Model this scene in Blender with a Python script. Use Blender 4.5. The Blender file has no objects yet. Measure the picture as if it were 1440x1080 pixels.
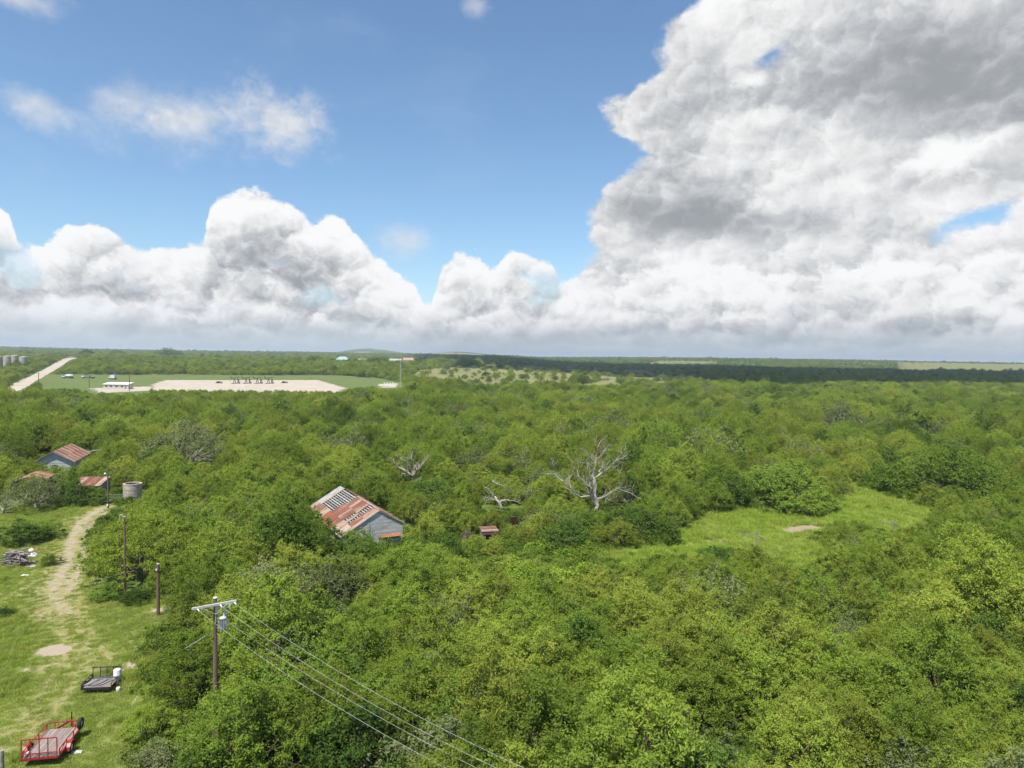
import bpy, math, random
import numpy as np
from mathutils import Vector, Matrix, noise as mnoise

scene = bpy.context.scene
col = scene.collection
R_ = math.radians

# ------------------------------------------------------------------ camera
CAM_H = 24.0                       # drone height above the lawn, metres
PITCH = math.atan(38 / 1000.0)     # looking slightly down
ROLL = R_(0.8)
F = 1000.0                         # focal length in pixels of the 1440 x 1080 photograph
fw = Vector((0, math.cos(PITCH), -math.sin(PITCH)))
up0 = Vector((0, math.sin(PITCH), math.cos(PITCH)))
rt0 = Vector((1, 0, 0))
rt = rt0 * math.cos(ROLL) + up0 * math.sin(ROLL)
upv = up0 * math.cos(ROLL) - rt0 * math.sin(ROLL)
CAMP = Vector((0, 0, CAM_H))
cam_d = bpy.data.cameras.new('camera'); cam = bpy.data.objects.new('camera', cam_d); col.objects.link(cam)
m = Matrix((rt, upv, -fw)).transposed().to_4x4(); m.translation = CAMP
cam.matrix_world = m
cam_d.sensor_width = 36; cam_d.lens = 36 * F / 1440; cam_d.clip_start = 0.5; cam_d.clip_end = 60000
scene.camera = cam

# ------------------------------------------------------------------ sun and view
SUN_EL, SUN_AZ = R_(64), R_(-150)   # azimuth from +Y towards +X: high, to the left and a little behind
SUNV = Vector((math.sin(SUN_AZ) * math.cos(SUN_EL), math.cos(SUN_AZ) * math.cos(SUN_EL), math.sin(SUN_EL)))
sd = bpy.data.lights.new('sun', 'SUN'); sd.energy = 5.0; sd.angle = R_(0.53); sd.color = (1.0, 0.95, 0.87)
sun = bpy.data.objects.new('sun', sd); col.objects.link(sun)
sun.rotation_euler = (-SUNV).to_track_quat('-Z', 'Y').to_euler(); sun.location = (0, 0, 300)
scene.view_settings.view_transform = 'Standard'; scene.view_settings.look = 'None'
scene.view_settings.gamma = 1.0; scene.view_settings.exposure = 0.55
scene.view_settings.use_curve_mapping = False
cy = scene.cycles
cy.max_bounces = 5; cy.diffuse_bounces = 3; cy.glossy_bounces = 2; cy.transmission_bounces = 4
cy.transparent_max_bounces = 6; cy.volume_bounces = 0; cy.caustics_reflective = False; cy.caustics_refractive = False
cy.use_denoising = True
cy.use_adaptive_sampling = True; cy.adaptive_threshold = 0.015

# ------------------------------------------------------------------ small node helpers
class NT:
    """thin wrapper to write node maths"""
    def __init__(s, tree): s.t = tree; s.n = tree.nodes; s.l = tree.links
    def new(s, typ, **kw):
        n = s.n.new(typ)
        for k, v in kw.items(): setattr(n, k, v)
        return n
    def put(s, sock, v):
        if v is None: return
        if isinstance(v, bpy.types.NodeSocket): s.l.new(v, sock)
        else:
            if isinstance(v, (int, float)) and sock.type == 'RGBA': v = (v, v, v, 1)
            if isinstance(v, tuple) and len(v) == 3 and sock.type == 'RGBA': v = (*v, 1)
            sock.default_value = v
    def m(s, op, a, b=None, c=None, clamp=False):
        n = s.new('ShaderNodeMath', operation=op, use_clamp=clamp)
        s.put(n.inputs[0], a); s.put(n.inputs[1], b)
        if c is not None: s.put(n.inputs[2], c)
        return n.outputs[0]
    def vm(s, op, a, b=None):
        n = s.new('ShaderNodeVectorMath', operation=op)
        s.put(n.inputs[0], a)
        if b is not None:
            if op == 'SCALE': s.put(n.inputs[3], b)
            else: s.put(n.inputs[1], b)
        return n.outputs[1] if op in ('LENGTH', 'DOT_PRODUCT', 'DISTANCE') else n.outputs[0]
    def ss(s, x, lo, hi, tmin=0.0, tmax=1.0):
        n = s.new('ShaderNodeMapRange', interpolation_type='SMOOTHSTEP')
        for i, v in enumerate((x, lo, hi, tmin, tmax)): s.put(n.inputs[i], v)
        return n.outputs[0]
    def lin(s, x, lo, hi, tmin=0.0, tmax=1.0):
        n = s.new('ShaderNodeMapRange')
        for i, v in enumerate((x, lo, hi, tmin, tmax)): s.put(n.inputs[i], v)
        return n.outputs[0]
    def mix(s, f, a, b, mode='MIX'):
        n = s.new('ShaderNodeMix', data_type='RGBA', blend_type=mode)
        s.put(n.inputs[0], f); s.put(n.inputs[6], a); s.put(n.inputs[7], b)
        return n.outputs[2]
    def noise(s, vec, scale, detail=2.0, rough=0.5, dist=0.0, dim='3D'):
        n = s.new('ShaderNodeTexNoise', noise_dimensions=dim)
        s.put(n.inputs['Vector'], vec); s.put(n.inputs['Scale'], scale)
        n.inputs['Detail'].default_value = detail; n.inputs['Roughness'].default_value = rough
        n.inputs['Distortion'].default_value = dist
        return n.outputs[0]
    def vor(s, vec, scale, detail=0.0, rough=0.5, feature='F1'):
        n = s.new('ShaderNodeTexVoronoi', feature=feature)
        s.put(n.inputs['Vector'], vec); s.put(n.inputs['Scale'], scale)
        n.inputs['Detail'].default_value = detail; n.inputs['Roughness'].default_value = rough
        n.normalize = True
        return n.outputs[0]
    def ramp(s, x, pts, interp='LINEAR'):
        n = s.new('ShaderNodeValToRGB'); cr = n.color_ramp; cr.interpolation = interp
        while len(cr.elements) < len(pts): cr.elements.new(0.5)
        for e, (p, v) in zip(cr.elements, pts):
            e.position = p; e.color = (v, v, v, 1) if isinstance(v, float) else (*v, 1)
        s.put(n.inputs[0], x)
        return n.outputs[0]

def pix_dir(x, y):
    d = fw + rt * ((x - 720) / F) + upv * ((540 - y) / F)
    return d.normalized()
def pix_azel(x, y):
    d = pix_dir(x, y)
    return math.degrees(math.atan2(d.x, d.y)), math.degrees(math.asin(d.z))

# ------------------------------------------------------------------ world: clear sky with cumulus
world = bpy.data.worlds.new('World'); scene.world = world; world.use_nodes = True
W = NT(world.node_tree); W.n.clear()
wout = W.new('ShaderNodeOutputWorld'); bg = W.new('ShaderNodeBackground')
W.l.new(bg.outputs[0], wout.inputs[0])
sky = W.new('ShaderNodeTexSky', sky_type='NISHITA'); sky.sun_disc = False
sky.sun_elevation = SUN_EL; sky.sun_rotation = SUN_AZ % (2 * math.pi)
sky.air_density = 1.0; sky.dust_density = 0.5; sky.ozone_density = 1.0; sky.altitude = 100
SKY_STRENGTH = 0.142
D = W.new('ShaderNodeTexCoord').outputs['Generated']
sep = W.new('ShaderNodeSeparateXYZ'); W.l.new(D, sep.inputs[0]); dx, dy, dz = sep.outputs
az = W.m('MULTIPLY', W.m('ARCTAN2', dx, dy), 180 / math.pi)
el = W.m('MULTIPLY', W.m('ARCSINE', dz), 180 / math.pi)
aev = W.new('ShaderNodeCombineXYZ'); W.l.new(az, aev.inputs[0]); W.l.new(W.m('MULTIPLY', el, 1.25), aev.inputs[1])
AE = aev.outputs[0]
# billows: rounded lumps at three sizes, creased where they meet, in degrees of sky
warp = W.new('ShaderNodeTexNoise', noise_dimensions='2D'); W.put(warp.inputs['Vector'], AE)
warp.inputs['Scale'].default_value = 0.45; warp.inputs['Detail'].default_value = 5; warp.inputs['Roughness'].default_value = 0.6
AEW = W.vm('ADD', AE, W.vm('SCALE', W.vm('SUBTRACT', warp.outputs['Color'], (0.5, 0.5, 0.5)), 2.6))
def vor2(vec, scale):
    n = W.new('ShaderNodeTexVoronoi', feature='F1', voronoi_dimensions='2D')
    W.put(n.inputs['Vector'], vec); n.inputs['Scale'].default_value = scale
    d_ = n.outputs[0]; return W.m('SUBTRACT', 1.0, W.m('MULTIPLY', d_, d_))
def lumps(vec):
    h = W.m('MULTIPLY', vor2(vec, 0.26), 1.0)
    h = W.m('ADD', h, W.m('MULTIPLY', vor2(W.vm('ADD', vec, (3.1, 7.7, 0)), 0.62), 0.42))
    h = W.m('ADD', h, W.m('MULTIPLY', vor2(W.vm('ADD', vec, (13.1, 2.7, 0)), 1.5), 0.19))
    return W.m('ADD', h, W.m('MULTIPLY', vor2(W.vm('ADD', vec, (5.1, 9.7, 0)), 3.4), 0.08))
b1 = lumps(AEW)
b2 = lumps(W.vm('ADD', AEW, (-0.35, 0.75, 0)))       # the same lumps a step towards the sun
relief = W.m('SUBTRACT', b1, b2)
fb = W.noise(AE, 0.15, 8, 0.56, 0.2, '2D')            # ragged edges
soft = W.noise(W.vm('MULTIPLY', AE, (0.55, 1.0, 1)), 0.11, 5, 0.5, 0.3, '2D')
fine = W.noise(AE, 0.9, 6, 0.6, 0.0, '2D')
def c0(x, k): return W.m('MULTIPLY', W.m('SUBTRACT', x, 0.5), k)
edge_n = W.m('ADD', c0(fb, 4.2), W.m('ADD', W.m('MULTIPLY', W.m('SUBTRACT', b1, 1.25), 1.7), c0(fine, 1.3)))
# far cumulus: height of the cloud tops along the horizon
prof = [(-500, 330), (-250, 300), (-100, 300), (-30, 285), (8, 285), (28, 335), (60, 340), (95, 308), (150, 306), (185, 335), (225, 350),
        (285, 340), (298, 290), (345, 262), (415, 282), (440, 308), (475, 300), (500, 330), (540, 370), (580, 395),
        (603, 445), (620, 372), (645, 340), (675, 358), (692, 386), (720, 350), (770, 358), (792, 388), (850, 372), (1100, 385), (1440, 350), (1700, 340)]
pp = []
for x, y in prof:
    a, e = pix_azel(x, y); pp.append(((a + 60) / 120, max(e, 0.1) / 30))
top = W.m('MULTIPLY', W.ramp(W.m('DIVIDE', W.m('ADD', az, 60), 120), pp), 30)
def bank(top_, wob, lo, hi, base, lit, rimk, depth, lowf=0.45):
    """one row of cumulus: bright lumpy tops, greyer towards the base -> mask, brightness"""
    d_ = W.m('ADD', W.m('SUBTRACT', top_, el), W.m('MULTIPLY', edge_n, wob))
    mask = W.ss(d_, lo, hi)
    v = W.m('ADD', base, W.m('ADD', W.m('MULTIPLY', relief, lit), W.m('ADD', c0(fine, 0.16), c0(fb, lowf))))
    v = W.m('ADD', v, W.ss(d_, 0.1, depth, rimk, -rimk * 0.9))
    return mask, v
k1, v1 = bank(top, 0.56, -0.08, 0.42, 0.76, 0.50, 0.17, 5.0)
k1 = W.m('MULTIPLY', k1, W.m('MAXIMUM', W.ss(el, 5.0, 7.5), W.ss(W.m('ADD', fb, c0(soft, 0.5)), 0.33, 0.46, 0.55, 1.0)))
n1 = W.noise(W.vm('MULTIPLY', AE, (1, 0, 0)), 0.11, 3, 0.6, 0, '2D'); n2 = W.noise(W.vm('ADD', W.vm('MULTIPLY', AE, (1, 0, 0)), (0, 31, 0)), 0.20, 3, 0.6, 0, '2D')
k2, v2 = bank(W.m('ADD', 3.9, c0(n1, 6.5)), 0.42, -0.10, 0.8, 0.69, 0.44, 0.16, 2.6)
n3 = W.noise(W.vm('ADD', W.vm('MULTIPLY', AE, (1, 0, 0)), (7, 11, 0)), 0.34, 3, 0.6, 0, '2D')
k4, v4 = bank(W.m('ADD', 1.35, c0(n3, 2.2)), 0.16, -0.05, 0.45, 0.66, 0.24, 0.12, 0.9)
k3, v3 = bank(W.m('ADD', 2.5, c0(n2, 3.6)), 0.26, -0.10, 0.8, 0.66, 0.26, 0.13, 1.6)
# the big near cumulus: its left edge as a function of elevation
eprof = [(700, 560), (760, 440), (800, 400), (838, 352), (822, 330), (822, 290), (850, 262), (880, 243), (905, 216), (892, 200), (848, 185),
         (852, 140), (912, 105), (922, 80), (938, 40), (962, 18), (990, -10), (1050, -120), (1200, -300)]
ee = []
for x, y in eprof:
    a, e = pix_azel(x, y); ee.append((max(0.0, min(1, (e + 3) / 45)), (a + 20) / 60))
ee.sort()
eaz = W.m('SUBTRACT', W.m('MULTIPLY', W.ramp(W.m('DIVIDE', W.m('ADD', el, 3), 45), ee), 60), 20)
big_d = W.m('ADD', W.m('SUBTRACT', az, eaz), W.m('MULTIPLY', edge_n, 0.75))
big = W.ss(big_d, -0.25, 0.9)
big = W.m('MULTIPLY', big, W.ss(az, 60, 85, 1.0, 0.0))       # the cloud ends far to the right
big = W.m('MULTIPLY', big, W.ss(el, 34, 48, 1.0, 0.0))
def ell(x, y, rx, ry, soft_=0.6, wob=0.10, rot=0.0):
    """soft patch of sky round a direction: 1 inside"""
    a, e = pix_azel(x, y); k = 180 / math.pi / F
    u = W.m('SUBTRACT', az, a); v = W.m('SUBTRACT', el, e)
    if rot:
        c, s_ = math.cos(R_(rot)), math.sin(R_(rot))
        u, v = W.m('ADD', W.m('MULTIPLY', u, c), W.m('MULTIPLY', v, s_)), W.m('SUBTRACT', W.m('MULTIPLY', v, c), W.m('MULTIPLY', u, s_))
    u = W.m('DIVIDE', u, rx * k); v = W.m('DIVIDE', v, ry * k)
    r = W.m('SQRT', W.m('ADD', W.m('MULTIPLY', u, u), W.m('MULTIPLY', v, v)))
    if wob: r = W.m('ADD', r, W.m('MULTIPLY', edge_n, -wob))
    return W.ss(r, 1.0, 1.0 - soft_, 0.0, 1.0)
hole = W.m('MAXIMUM', ell(1082, 78, 40, 14, 0.9, -0.45, 25), W.m('MAXIMUM', ell(1375, 305, 50, 18, 0.9, -0.45, 15), ell(1275, 384, 26, 8, 0.9, -0.4)))
big = W.m('MULTIPLY', big, W.m('SUBTRACT', 1.0, hole))
wisp = W.m('MAXIMUM', W.m('MULTIPLY', ell(280, 166, 165, 52, 1.3, 0.24, 6), 1.0), W.m('MULTIPLY', ell(385, 160, 85, 44, 1.3, 0.42, -25), 0.85))
wisp = W.m('MAXIMUM', wisp, W.m('MULTIPLY', ell(45, 146, 56, 26, 1.2, 0.36, -18), 0.6))
wisp = W.m('MAXIMUM', wisp, W.m('MULTIPLY', ell(572, 338, 54, 28, 1.2, 0.3), 0.55))
wisp = W.m('MAXIMUM', wisp, W.m('MULTIPLY', ell(668, 8, 24, 14, 1.3, 0.4), 0.45))
wisp = W.m('MAXIMUM', wisp, W.m('MULTIPLY', ell(20, -4, 60, 20, 1.2, 0.3), 0.6))
veil = W.m('MULTIPLY', W.ss(W.noise(W.vm('MULTIPLY', AE, (0.5, 1, 1)), 0.12, 7, 0.62, 0.6, '2D'), 0.50, 0.85), 0.16)
# brightness of the big cloud: lit lumps, grey hollows, grey undersides
dark = W.m('MULTIPLY', ell(1340, 110, 330, 150, 1.4, 0.20, -8), 0.30)
dark = W.m('MAXIMUM', dark, W.m('MULTIPLY', ell(1000, 304, 190, 38, 1.2, 0.22, -3), 0.30))
dark = W.m('MAXIMUM', dark, W.m('MULTIPLY', ell(1330, 255, 210, 36, 1.2, 0.22, 2), 0.26))
dark = W.m('MAXIMUM', dark, W.m('MULTIPLY', ell(985, 75, 100, 44, 1.3, 0.22, -30), 0.12))
vb = W.m('ADD', W.m('ADD', 0.75, W.m('MULTIPLY', relief, 0.30)), W.m('ADD', W.m('ADD', c0(fb, 0.46), c0(fine, 0.16)), c0(soft, 0.72)))
vb = W.m('SUBTRACT', W.m('ADD', vb, W.ss(big_d, 0.3, 6.0, 0.08, -0.02)), dark)
vb = W.m('ADD', vb, W.m('MULTIPLY', W.m('MAXIMUM', ell(1063, 112, 30, 14, 1.2, 0.3), ell(1345, 205, 80, 28, 1.3, 0.3, 20)), 0.26))
def cloudcol(v):
    v = W.ss(v, 0.34, 0.96, 0.36, 0.96)
    return W.mix(W.lin(v, 0.35, 0.8), W.vm('SCALE', (0.93, 0.985, 1.05), v), W.vm('SCALE', (1.0, 1.0, 1.0), v))
skyc = W.vm('MULTIPLY', sky.outputs[0], (SKY_STRENGTH * 0.86, SKY_STRENGTH * 1.01, SKY_STRENGTH * 1.09))
c = W.mix(veil, skyc, (0.50, 0.62, 0.78))
c = W.mix(wisp, c, cloudcol(W.m('ADD', 0.74, c0(fine, 0.25))))
c = W.mix(big, c, cloudcol(vb))
c = W.mix(k1, c, cloudcol(v1))
c = W.mix(W.m('MULTIPLY', k2, 0.9), c, cloudcol(v2))
c = W.mix(W.m('MULTIPLY', k3, 0.85), c, cloudcol(v3))
c = W.mix(W.m('MULTIPLY', k4, 0.6), c, cloudcol(v4))
hz = W.ss(W.m('ADD', el, c0(soft, 1.4)), 3.4, 0.2)       # far air in front of the lowest clouds
c = W.mix(W.m('MULTIPLY', hz, 0.80), c, (0.54, 0.625, 0.69))
W.l.new(c, bg.inputs[0]); bg.inputs[1].default_value = 0.70

# ------------------------------------------------------------------ terrain
def sstep(a, b, x):
    t = np.clip((x - a) / (b - a), 0, 1); return t * t * (3 - 2 * t)
def tz(x, y):
    """ground height: flat brush country, a slow rise beyond 600 m on the left, low ridges and two hills far off"""
    x = np.asarray(x, float); y = np.asarray(y, float); r = np.hypot(x, y)
    z = 10.0 * sstep(600, 1150, y) * sstep(170, -60, x)
    z = z + sstep(1800, 3800, r) * (17 + 5 * np.sin(x / 900.0 + 0.6) + 3 * np.sin(x / 370.0 + y / 800.0)) * sstep(-1500, 1500, y)
    z = z + 14 * np.exp(-((x + 2900) / 1300) ** 2 - ((y - 3600) / 1200) ** 2)
    z = z + 12 * np.exp(-((x - 2400) / 1300) ** 2 - ((y - 4000) / 900) ** 2)
    z = z + 62 * np.exp(-((x + 1190) / 270) ** 2 - ((y - 6000) / 420) ** 2)
    z = z + 36 * np.exp(-((x + 500) / 300) ** 2 - ((y - 6200) / 420) ** 2)
    return z
def gz(x, y): return float(tz(x, y))
def ground_at(px, py, z=0.0):
    """point where the ray through a photo pixel meets height z above the ground"""
    d = pix_dir(px, py); g = 0.0
    for _ in range(40):
        t = (g + z - CAM_H) / d.z
        if t < 0: t = 20000
        p = CAMP + d * t
        g = 0.6 * g + 0.4 * gz(p.x, p.y)
    return Vector((p.x, p.y, gz(p.x, p.y)))
def at_depth(px, py, depth):
    d = fw + rt * ((px - 720) / F) + upv * ((540 - py) / F)
    return CAMP + d * (depth / d.y)
def project(P):
    P = np.asarray(P, float) - np.array(CAMP)
    zf = P @ np.array(fw)
    zf = np.where(zf < 0.1, 0.1, zf)
    return 720 + F * (P @ np.array(rt)) / zf, 540 - F * (P @ np.array(upv)) / zf

# ------------------------------------------------------------------ mesh helpers
def mesh_from(name, V, F_, mat=None, smooth=False):
    me = bpy.data.meshes.new(name); me.from_pydata([tuple(v) for v in V], [], F_)
    if mat: me.materials.append(mat)
    if smooth: me.polygons.foreach_set('use_smooth', [True] * len(me.polygons))
    me.update(); return me
class MB:
    def __init__(s): s.v = []; s.f = []
    def add(s, V, F_):
        o = len(s.v); s.v += [tuple(p) for p in V]; s.f += [tuple(i + o for i in f) for f in F_]; return s
    def box(s, c, d, rz=0.0, rx=0.0, ry=0.0):
        M = Matrix.Translation(c) @ Matrix.Rotation(rz, 4, 'Z') @ Matrix.Rotation(ry, 4, 'Y') @ Matrix.Rotation(rx, 4, 'X')
        V = [M @ Vector((sx * d[0] / 2, sy * d[1] / 2, sz * d[2] / 2)) for sx in (-1, 1) for sy in (-1, 1) for sz in (-1, 1)]
        return s.add(V, [(0, 1, 3, 2), (4, 6, 7, 5), (0, 4, 5, 1), (2, 3, 7, 6), (0, 2, 6, 4), (1, 5, 7, 3)])
    def bar(s, a, b, w, h=None):
        a, b = Vector(a), Vector(b); h = h or w
        return s.tube([a, b], [w / 2 * 1.41, w / 2 * 1.41], 4)
    def tube(s, pts, rad, n=8, cap=True):
        pts = [Vector(p) for p in pts]; V = []; F_ = []
        if not isinstance(rad, (list, tuple)): rad = [rad] * len(pts)
        ref = None
        for i, p in enumerate(pts):
            t = (pts[min(i + 1, len(pts) - 1)] - pts[max(i - 1, 0)]).normalized()
            if ref is None: ref = t.cross(Vector((0, 0, 1)) if abs(t.z) < 0.9 else Vector((1, 0, 0))).normalized()
            u = (ref - t * ref.dot(t)).normalized(); w = t.cross(u); ref = u
            for k in range(n):
                a = 2 * math.pi * (k + 0.5) / n
                V.append(p + (u * math.cos(a) + w * math.sin(a)) * rad[i])
        for i in range(len(pts) - 1):
            for k in range(n):
                F_.append((i * n + k, i * n + (k + 1) % n, (i + 1) * n + (k + 1) % n, (i + 1) * n + k))
        if cap: F_ += [tuple(range(n))[::-1], tuple((len(pts) - 1) * n + k for k in range(n))]
        return s.add(V, F_)
    def lathe(s, prof, n=24, c=(0, 0, 0), axis='Z'):
        V = []; F_ = []
        for r, z in prof:
            for k in range(n):
                a = 2 * math.pi * k / n; p = (r * math.cos(a), r * math.sin(a), z)
                if axis == 'X': p = (p[2], p[0], p[1])
                if axis == 'Y': p = (p[1], p[2], p[0])
                V.append((p[0] + c[0], p[1] + c[1], p[2] + c[2]))
        for i in range(len(prof) - 1):
            for k in range(n):
                F_.append((i * n + k, i * n + (k + 1) % n, (i + 1) * n + (k + 1) % n, (i + 1) * n + k))
        return s.add(V, F_)
    def poly(s, pts): return s.add(pts, [tuple(range(len(pts)))])
    def build(s, name, mat, parent=None, smooth=False):
        return obj(name, mesh_from(name, s.v, s.f, mat, smooth), parent)
def obj(name, me, parent=None, loc=None, rot=None):
    o = bpy.data.objects.new(name, me); col.objects.link(o)
    if parent: o.parent = parent
    if loc is not None: o.location = loc
    if rot is not None: o.rotation_euler = rot
    return o
def tag(o, label=None, cat=None, group=None, kind=None):
    if label: o['label'] = label
    if cat: o['category'] = cat
    if group: o['group'] = group
    if kind: o['kind'] = kind
    return o
def thing(name, loc, rz, label, cat, group=None):
    o = bpy.data.objects.new(name, None); col.objects.link(o); o.location = loc; o.rotation_euler = (0, 0, rz)
    o.empty_display_size = 0.3
    return tag(o, label, cat, group)
def copy_tree(o, loc, rz, label=None, scale=None):
    c = o.copy(); col.objects.link(c); c.location = loc; c.rotation_euler = (0, 0, rz)
    if scale: c.scale = scale
    if label: c['label'] = label
    for ch in o.children:
        k = ch.copy(); col.objects.link(k); k.parent = c
        for g in ch.children:
            q = g.copy(); col.objects.link(q); q.parent = k
    return c

# ------------------------------------------------------------------ materials
def newmat(name):
    mt = bpy.data.materials.new(name); mt.use_nodes = True
    t = NT(mt.node_tree); t.n.clear()
    out = t.new('ShaderNodeOutputMaterial')
    return mt, t, out
def surf(name, c1, c2, scale=3.0, rough=0.8, detail=4, metal=0.0, bump=0.0, c3=None, obj_var=0.15, coord='Object', stretch=(1, 1, 1), spec=0.3):
    """worn surface: two or three tones in noise patches, a little difference from piece to piece"""
    mt, t, out = newmat(name)
    tc = t.new('ShaderNodeTexCoord').outputs[coord]
    v = t.vm('MULTIPLY', tc, stretch)
    rnd = t.new('ShaderNodeObjectInfo').outputs['Random']
    v = t.vm('ADD', v, t.vm('SCALE', (37.0, 11.0, 5.0), rnd))
    n1 = t.noise(v, scale, detail, 0.6)
    cc = t.mix(t.ss(n1, 0.32, 0.68), c1, c2)
    if c3: cc = t.mix(t.ss(t.noise(v, scale * 0.43, detail, 0.65), 0.52, 0.66), cc, c3)
    cc = t.vm('SCALE', cc, t.lin(rnd, 0, 1, 1 - obj_var, 1 + obj_var))
    p = t.new('ShaderNodeBsdfPrincipled')
    t.put(p.inputs['Base Color'], cc); p.inputs['Roughness'].default_value = rough; p.inputs['Metallic'].default_value = metal
    p.inputs['Specular IOR Level'].default_value = spec
    if bump:
        b = t.new('ShaderNodeBump'); b.inputs['Strength'].default_value = bump; b.inputs['Distance'].default_value = 0.02
        t.put(b.inputs['Height'], t.noise(v, scale * 4, 4, 0.6)); t.l.new(b.outputs[0], p.inputs['Normal'])
    t.l.new(p.outputs[0], out.inputs[0])
    return mt
def leaf_mat(name, c1, c2, c3, transl=0.35, patch=0.02):
    """foliage: tint differs by leaf, by plant and in patches over the land"""
    mt, t, out = newmat(name)
    at = t.new('ShaderNodeAttribute', attribute_name='tint').outputs['Fac']
    rnd = t.new('ShaderNodeObjectInfo').outputs['Random']
    pos = t.new('ShaderNodeNewGeometry').outputs['Position']
    pn = t.noise(pos, patch, 3, 0.6)
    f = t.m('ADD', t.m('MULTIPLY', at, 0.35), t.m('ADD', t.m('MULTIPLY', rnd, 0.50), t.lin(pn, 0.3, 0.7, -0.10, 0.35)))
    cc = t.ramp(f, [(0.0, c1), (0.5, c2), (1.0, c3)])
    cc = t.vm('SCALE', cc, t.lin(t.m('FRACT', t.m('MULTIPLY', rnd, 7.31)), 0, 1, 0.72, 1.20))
    d = t.new('ShaderNodeBsdfDiffuse'); t.put(d.inputs[0], cc)
    tr = t.new('ShaderNodeBsdfTranslucent'); t.put(tr.inputs[0], t.vm('MULTIPLY', cc, (1.25, 1.15, 0.7)))
    mx = t.new('ShaderNodeMixShader'); mx.inputs[0].default_value = transl
    t.l.new(d.outputs[0], mx.inputs[1]); t.l.new(tr.outputs[0], mx.inputs[2])
    t.l.new(mx.outputs[0], out.inputs[0])
    return mt
M = {}
M['mesq'] = leaf_mat('mesquite_leaf', (0.115, 0.192, 0.033), (0.228, 0.315, 0.048), (0.335, 0.380, 0.070), 0.42)
M['dark'] = leaf_mat('dark_leaf', (0.050, 0.098, 0.022), (0.092, 0.158, 0.031), (0.142, 0.214, 0.040), 0.33)
M['mid'] = leaf_mat('shrub_leaf', (0.098, 0.176, 0.030), (0.160, 0.252, 0.042), (0.235, 0.312, 0.055), 0.39)
M['grey'] = leaf_mat('grey_leaf', (0.135, 0.172, 0.066), (0.188, 0.224, 0.092), (0.240, 0.268, 0.122), 0.28)
M['weed'] = leaf_mat('weed_leaf', (0.165, 0.280, 0.036), (0.245, 0.350, 0.046), (0.320, 0.400, 0.066), 0.42, 0.06)
M['under'] = leaf_mat('undergrowth_leaf', (0.070, 0.120, 0.020), (0.115, 0.180, 0.029), (0.170, 0.235, 0.040), 0.33, 0.06)  # darker than the weed greens: shade of the gaps put into the colour
M['grassb'] = leaf_mat('grass_blade', (0.235, 0.345, 0.064), (0.325, 0.415, 0.090), (0.430, 0.440, 0.165), 0.5, 0.08)
M['meadowb'] = leaf_mat('meadow_blade', (0.270, 0.410, 0.050), (0.350, 0.460, 0.075), (0.420, 0.470, 0.140), 0.5, 0.08)
M['bark'] = surf('bark', (0.115, 0.088, 0.066), (0.20, 0.165, 0.13), 6, 0.9)
M['deadwood'] = surf('dead_wood', (0.29, 0.255, 0.215), (0.41, 0.37, 0.315), 1.5, 0.85, c3=(0.22, 0.185, 0.15))
# ------------------------------------------------------------------ ground sheets
def inpoly(px, py, poly):
    px = np.asarray(px, float); py = np.asarray(py, float); ins = np.zeros(px.shape, bool); n = len(poly)
    for i in range(n):
        x1, y1 = poly[i]; x2, y2 = poly[(i + 1) % n]
        if y1 == y2: continue
        c = ((y1 > py) != (y2 > py)) & (px < (x2 - x1) * (py - y1) / (y2 - y1) + x1)
        ins ^= c
    return ins
# earth material: herb layer, dry grass and bare soil
def earth_mat(name, green, dry, soil, dirt_attr=False, dry_lo=0.45, dry_hi=0.70, soil_lo=0.66, fine=2.2):
    mt, t, out = newmat(name)
    pos = t.new('ShaderNodeNewGeometry').outputs['Position']
    big_ = t.noise(pos, 0.045, 5, 0.6); small = t.noise(pos, fine, 5, 0.7); mid_ = t.noise(pos, 0.35, 4, 0.6)
    g = t.mix(small, t.vm('SCALE', green, 0.62), t.vm('SCALE', green, 1.30))
    g = t.mix(t.m('MULTIPLY', t.ss(t.m('ADD', t.m('MULTIPLY', big_, 0.6), t.m('MULTIPLY', mid_, 0.4)), dry_lo, dry_hi), 0.85), g, dry)
    sc = t.mix(small, t.vm('SCALE', soil, 0.78), t.vm('SCALE', soil, 1.15))
    f = t.ss(t.m('ADD', t.m('MULTIPLY', mid_, 0.5), t.m('MULTIPLY', small, 0.5)), soil_lo, soil_lo + 0.1)
    if dirt_attr:
        a = t.new('ShaderNodeAttribute', attribute_name='dirt').outputs['Fac']
        brk = t.m('ADD', t.m('MULTIPLY', small, 0.9), t.m('MULTIPLY', t.noise(pos, 0.9, 4, 0.7), 0.7))
        f = t.m('MAXIMUM', t.m('MULTIPLY', f, 0.3), t.ss(t.m('ADD', a, t.m('MULTIPLY', t.m('SUBTRACT', brk, 0.8), 1.9)), 0.30, 0.72))
        w = t.new('ShaderNodeAttribute', attribute_name='worn').outputs['Fac']
        g = t.mix(t.m('MULTIPLY', t.ss(t.m('ADD', w, t.m('MULTIPLY', t.m('SUBTRACT', small, 0.5), 0.7)), 0.15, 0.85), 0.9), g, dry)
    cc = t.mix(f, g, sc)
    d = t.new('ShaderNodeBsdfDiffuse'); t.put(d.inputs[0], cc)
    b = t.new('ShaderNodeBump'); b.inputs['Strength'].default_value = 0.5; b.inputs['Distance'].default_value = 0.06
    t.put(b.inputs['Height'], small); t.l.new(b.outputs[0], d.inputs['Normal'])
    t.l.new(d.outputs[0], out.inputs[0]); return mt
M['earth'] = earth_mat('brush_floor', (0.075, 0.120, 0.022), (0.24, 0.24, 0.085), (0.26, 0.21, 0.14))
M['lawn'] = earth_mat('mown_grass', (0.140, 0.190, 0.042), (0.235, 0.220, 0.092), (0.33, 0.275, 0.21), True, 0.42, 0.66, 0.70)
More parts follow.
